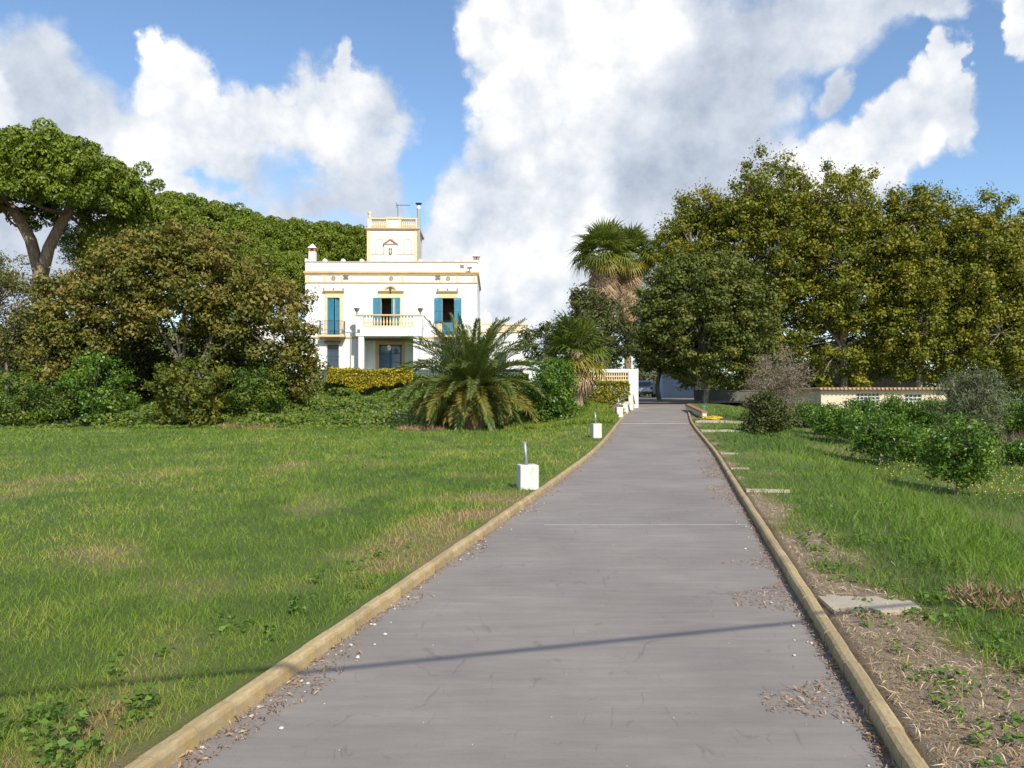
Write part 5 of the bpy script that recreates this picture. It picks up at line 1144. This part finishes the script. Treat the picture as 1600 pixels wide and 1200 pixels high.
# ------------------------------------------------------------------ bank planting
g = np.random.default_rng(101); n = 72000
x = -36 + 44 * g.random(n); y = 39.6 + 13.0 * g.random(n); t = tof(x, y)
edge = 40.0 + 1.6 * (fbm(x * 0.5, y * 0 + 3, 3) - 0.5) * 2
k = (y > edge) & (t < -3.4 - 1.5 * (fbm(y * 0.6, x * 0.2, 3))); x, y = x[k], y[k]; n = len(x)
mound = 0.55 * ss(fbm(x * 0.55 + 8, y * 0.55, 4), 0.35, 0.75) * ss(y - np.interp(x, [-40, 10], [40, 40]), 0, 1.6)
P = np.stack([x, y, ground_z(x, y) + mound * (0.8 + 0.25 * g.random(n)) + 0.10 * g.random(n)], 1)
N = unit(g.normal(size=P.shape) * 0.6 + np.array([0.05, -0.55, 0.75])); L = 0.15 * (0.6 + 0.8 * g.random(n))
V = leaves(P, N, L, L * 0.85, g)
tag(link('ivy_cover', npmesh('ivy_cover', V, 4, g.random(n)), 'ivy'), 'green ivy covering the bank below the villa terrace', 'ivy', kind='stuff')
k = g.random(n) < 0.0045; P2 = P[k] + np.array([0, -0.05, 0.08]); P2 = P2[(P2[:, 0] < -22) | (P2[:, 0] > -8)]
V = leaves(P2, unit(g.normal(size=P2.shape) * 0.4 + np.array([0, -1, 0.5])), 0.10, 0.10, g)
tag(link('blue_blossoms', npmesh('blue_blossoms', V, 4, g.random(len(P2))), 'morning'), 'scattered blue blossoms among the bank ivy', 'flowers', kind='stuff')
def hedge(name, x0, x1, y0, y1, z0, z1, n, leaf, mat, label, seed, ragged=0.0):
    g = np.random.default_rng(seed); o = empty(name, ((x0 + x1) / 2, (y0 + y1) / 2, z0), label=label, cat='hedge')
    x = x0 + (x1 - x0) * g.random(n); u = g.random(n); bum = fbm(x * 1.3, u * 3, 3)
    face = g.random(n); zz = np.where(face < 0.6, z0 + (z1 - z0) * u, z1 - 0.25 * (bum - 0.3)); yy = np.where(face < 0.6, y0 - 0.25 * (bum - 0.5) + 0.15 * u, y0 + (y1 - y0) * u)
    if ragged:
        lim = ragged * fbm(x * 0.8 + seed, x * 0 + 1.5, 4); ok = (face >= 0.6) | (u > lim); x, yy, zz, u = x[ok], yy[ok], zz[ok], u[ok]; n = len(x)
        zz = zz + 0.35 * (fbm(x * 1.1, x * 0 + seed, 3) - 0.55)
    P = np.stack([x, yy + 0.1 * g.normal(size=n), zz + 0.06 * g.normal(size=n)], 1); N = unit(g.normal(size=P.shape) * 0.7 + np.array([0, -0.5, 0.6])); L = leaf * (0.6 + 0.8 * g.random(n))
    V = leaves(P, N, L, L * 0.7, g) - np.array(o.location); link('foliage', npmesh('foliage', V, 4, g.random(n)), mat, o)
    st = MB(); W_ = (x1 - x0) / 2
    for i in range(max(3, int(W_ * 3))): xx = -W_ + 0.2 + (2 * W_ - 0.4) * i / max(2, int(W_ * 3) - 1); st.tube([(xx, 0, -0.3), (xx + 0.08, 0, (z1 - z0) * 0.8)], [0.03, 0.015], 5)
    st.build('stems', 'bark_grey', o); return o
xa_, _, zA = at(512, 578, 51.6); xb_, _, zB = at(645, 612, 51.6); hedge('blossom_hedge', xa_, xb_, 51.2, 52.4, zB - 0.35, zA, 20000, 0.10, 'yellow', 'bright yellow flowering hedge hanging over the bank below the porch', 111, 0.75)
xa_, _, zA = at(640, 588, 51.8); xb_, _, zB = at(720, 625, 51.8); hedge('green_hedge', xa_, xb_ + 4.4, 51.5, 52.5, zB, zA, 16000, 0.11, 'ivy', 'green hedge on the bank behind the date palm', 112, 0.5)
xa_, _, zA = at(917, 598, 49.6); xb_, _, zB = at(984, 627, 49.6); hedge('yellow_hedge', xa_, xb_, 49.5, 50.8, zB - 0.2, zA, 9000, 0.10, 'yellowgreen', 'clipped yellow green hedge in front of the gate wall lattice', 113, 0.2)
# longer grass on the slope between the hedge and the kerb
g = np.random.default_rng(120); n = 26000; y = 38 + 12 * g.random(n); t = -HW - 0.25 - 5.2 * g.random(n); x = road_cx(y) + t; h = 0.12 + 0.22 * g.random(n)
P = np.stack([x, y, ground_z(x, y)], 1); Dv = unit(np.stack([g.normal(size=n) * 0.4, g.normal(size=n) * 0.4, np.ones(n)], 1))
V = leaves(P + Dv * h[:, None] * 0.5, unit(np.cross(Dv, g.normal(size=Dv.shape))), h, 0.035, g, 0.02, Dv)
tag(link('slope_grass', npmesh('slope_grass', V, 4, np.clip(0.45 + 0.2 * g.normal(size=n) + 0.25 * (fbm(x, y, 3) - 0.5) * 2, 0, 1)), 'grass'), 'longer grass on the slope left of the stepped wall', 'grass', kind='stuff')

# ------------------------------------------------------------------ palms
def date_frond(e0, droop, L, seed, nl=66):
    g = np.random.default_rng(seed); s = np.linspace(0, 1, 24); ang = e0 - droop * s ** 1.4
    dx, dz = np.cos(ang), np.sin(ang); px = np.concatenate([[0], np.cumsum((dx[1:] + dx[:-1]) / 2) / 23]) * L; pz = np.concatenate([[0], np.cumsum((dz[1:] + dz[:-1]) / 2) / 23]) * L
    side = g.normal() * 0.12 * s ** 2 * L
    C = np.stack([px, side, pz], 1); Tg = np.stack([dx, 0 * dx, dz], 1); Up = np.stack([-dz, 0 * dx, dx], 1); Sd = np.array([0, 1.0, 0])
    V = []
    for i in range(23):                                     # rachis
        w = 0.035 * (1 - s[i] * 0.85); w2 = 0.035 * (1 - s[i + 1] * 0.85)
        V.append([C[i] - Sd * w, C[i] + Sd * w, C[i + 1] + Sd * w2, C[i + 1] - Sd * w2]); V.append([C[i] - Up[i] * w, C[i] + Up[i] * w, C[i + 1] + Up[i + 1] * w2, C[i + 1] - Up[i + 1] * w2])
    for sg in (-1, 1):
        for q in np.linspace(0.10, 0.99, nl):
            i = min(int(q * 23), 22); f_ = q * 23 - i; c = C[i] * (1 - f_) + C[i + 1] * f_; tg, up = Tg[i], Up[i]
            ln = 0.62 * (0.35 + 0.65 * math.sin(math.pi * min(1, q * 0.9 + 0.12))) * (0.85 + 0.3 * g.random())
            d = unit((tg * (0.55 + 0.5 * q) + Sd * sg * (0.85 - 0.25 * q) + up * (0.30 + 0.25 * g.normal()) * 0.8)[None])[0]
            n_ = unit(np.cross(d, tg)[None])[0]; w = np.cross(n_, d) * 0.026
            tip = c + d * ln + np.array([0, 0, -0.10 * ln]); m_ = c + d * ln * 0.5
            V.append([c - w * 0.6, m_ - w, tip, m_ + w])
    V = np.array(V); return npmesh('frond', V, 4, np.clip(g.random(len(V)) * 0.7 + 0.3 * g.random(), 0, 1))
xp, dpm = hit(748, 668); dpm = 39.5; xp = (738 - 800) / F * dpm; zp = gz(xp, dpm)
date = empty('date_palm', (xp, dpm, zp), label='squat date palm with arching feathery fronds before the villa', cat='palm tree')
crz = CH + (HOR - 606) / F * dpm - zp
MB().lathe([(0.55, -0.3), (0.60, 0.2), (0.50, crz * 0.6), (0.52, crz - 0.15), (0.30, crz + 0.15), (0.05, crz + 0.3)], (0, 0, 0), 16).build('trunk', 'bark_palm', date, smooth=True)
classes = [(82, 18, 4.0, 9, 0), (70, 32, 4.3, 15, 0), (56, 50, 4.6, 19, 0), (40, 66, 4.6, 21, 0), (22, 72, 4.4, 20, 0), (4, 66, 4.1, 17, 1), (-18, 50, 3.4, 14, 0), (-34, 30, 2.6, 16, 1)]
rp = random.Random(9)
for ci, (e0, dr_, L, cnt, old) in enumerate(classes):
    vs = [date_frond(R(e0 + q * 5), R(dr_ + q * 12), L * (1 - 0.05 * abs(q)), 200 + ci * 3 + q) for q in (-1, 0, 1)]
    for i in range(cnt):
        o = link('frond', vs[i % 3], 'phoenix_old' if old else 'phoenix', date, (0, 0, crz + rp.uniform(-.1, .12)))
        az_ = 2 * math.pi * i / cnt + ci * 0.9 + rp.uniform(-.2, .2); o.rotation_euler = (rp.uniform(-.15, .15), 0, az_); q_ = rp.uniform(0.82, 1.0); o.scale = (q_, q_, q_)
        o.location.x += 0.2 * math.cos(az_); o.location.y += 0.2 * math.sin(az_)
def fan_frond(pet, blade, droop, seed, segs=26, span=235, fold=0.25):
    """petiole along +x then a pleated fan with hanging tips"""
    g = np.random.default_rng(seed); V = []
    for i in range(4):
        a, b_ = pet * i / 4, pet * (i + 1) / 4; V.append([(a, -0.02, 0), (a, 0.02, 0), (b_, 0.02, 0), (b_, -0.02, 0)]); V.append([(a, 0, -0.02), (a, 0, 0.02), (b_, 0, 0.02), (b_, 0, -0.02)])
    for i in range(segs):
        a = R(-span / 2 + span * (i + 0.5) / segs); ln = blade * (0.78 + 0.22 * math.cos(a * 0.8)) * (0.9 + 0.2 * g.random()); da = R(span / segs) * 0.5
        d = np.array([math.cos(a), math.sin(a), 0.06 * (-1) ** i]); dl = np.array([math.cos(a - da), math.sin(a - da), -0.03]); dr_ = np.array([math.cos(a + da), math.sin(a + da), -0.03]); o = np.array([pet, 0, 0])
        cup = lambda p, q: p + np.array([0, 0, fold * q * q * abs(math.sin(a))])
        m = 0.55; p1, p2, pm_ = cup(o + dl * ln * m, m * blade), cup(o + dr_ * ln * m, m * blade), cup(o + d * ln * m, m * blade)
        V.append([o, p1, pm_, pm_ * 0.5 + o * 0.5]); V.append([o, pm_ * 0.5 + o * 0.5, pm_, p2])
        tip = cup(o + d * ln, m * blade) + np.array([-0.05 * droop, 0, -droop * ln * (0.32 + 0.2 * g.random())]); md = pm_ * 0.55 + tip * 0.45 + np.array([0, 0, 0.05 * ln]); sd = (p2 - p1) * 0.26
        V.append([p1, md - sd, md + sd, p2]); V.append([md - sd, tip, tip + sd * 0.1, md + sd])
    return npmesh('frond', np.array(V, float), 4, np.clip(g.random(len(V)) * 0.6 + 0.4 * g.random(), 0, 1))
def fan_palm(px, base, crown_py, d, size, label, n_green, skirt, seed, trunk=(0.22, 0.17), z_base=None, dead_n=0, group=None):
    x = (px - 800) / F * d; z = gz(x, d) if z_base is None else z_base; h = CH + (HOR - crown_py) / F * d - z
    o = empty('fan_palm', (x, d, z), label=label, cat='palm tree', group=group); rp = random.Random(seed)
    prof = [(trunk[0] * 1.35, -0.3), (trunk[0] * 1.1, 0.3)] + [(trunk[0] + (trunk[1] - trunk[0]) * t + 0.015 * (-1) ** int(t * 40), 0.3 + (h - 0.3) * t) for t in np.linspace(0.02, 0.98, 30)] + [(trunk[1] * 0.7, h + 0.1)]
    MB().lathe(prof, (0, 0, 0), 14).build('trunk', 'bark_palm', o, smooth=True)
    gm = [fan_frond(0.85 * size, 0.95 * size, dr_, seed * 7 + i) for i, dr_ in enumerate((0.35, 0.7, 1.1))]; dm = [fan_frond(0.5 * size, 1.0 * size, 0.9, seed * 7 + 5 + i, 16, 110) for i in range(2)]
    for i in range(n_green):
        u = (i + 0.5) / n_green; e = R(82 - 125 * u ** 1.05); k = min(2, int(u * 3)); old = u > 0.80
        f_ = link('frond', gm[k] if not old else gm[k].copy(), 'fan', o)
        if old: f_.data.materials.clear(); f_.data.materials.append(M['fan_old'])
        az_ = i * 2.39996 + rp.uniform(-.25, .25); f_.rotation_euler = (rp.uniform(-.35, .35), -e, az_); f_.location = (0.08 * math.cos(az_), 0.08 * math.sin(az_), h + rp.uniform(-.15, .1)); q_ = rp.uniform(0.85, 1.1); f_.scale = (q_,) * 3
    for i in range(dead_n):
        u = i / max(1, dead_n - 1); zz = h - 0.2 - skirt * u; az_ = i * 2.39996 + rp.uniform(-.3, .3); e = R(-70 - 12 * rp.random() + 22 * (1 - u) * rp.random())
        f_ = link('dead_frond', dm[i % 2], 'dead', o); f_.rotation_euler = (rp.uniform(-.2, .2), -e, az_); f_.location = (trunk[1] * 0.8 * math.cos(az_), trunk[1] * 0.8 * math.sin(az_), zz); q_ = rp.uniform(0.85, 1.25) * (1 - 0.3 * u); f_.scale = (q_,) * 3
    return o
fan_palm(900, 628, 552, 46.0, 1.4, 'short fan palm with shaggy trunk beside the gate hedge', 44, 1.0, 5, (0.42, 0.34), dead_n=26)
fan_palm(944, 600, 398, 68, 1.75, 'left of the two tall fan palms with dead frond skirts', 52, 3.6, 6, (0.32, 0.24), dead_n=80)
fan_palm(981, 600, 401, 71, 1.75, 'right of the two tall fan palms with dead frond skirts', 52, 4.4, 7, (0.32, 0.24), dead_n=90)
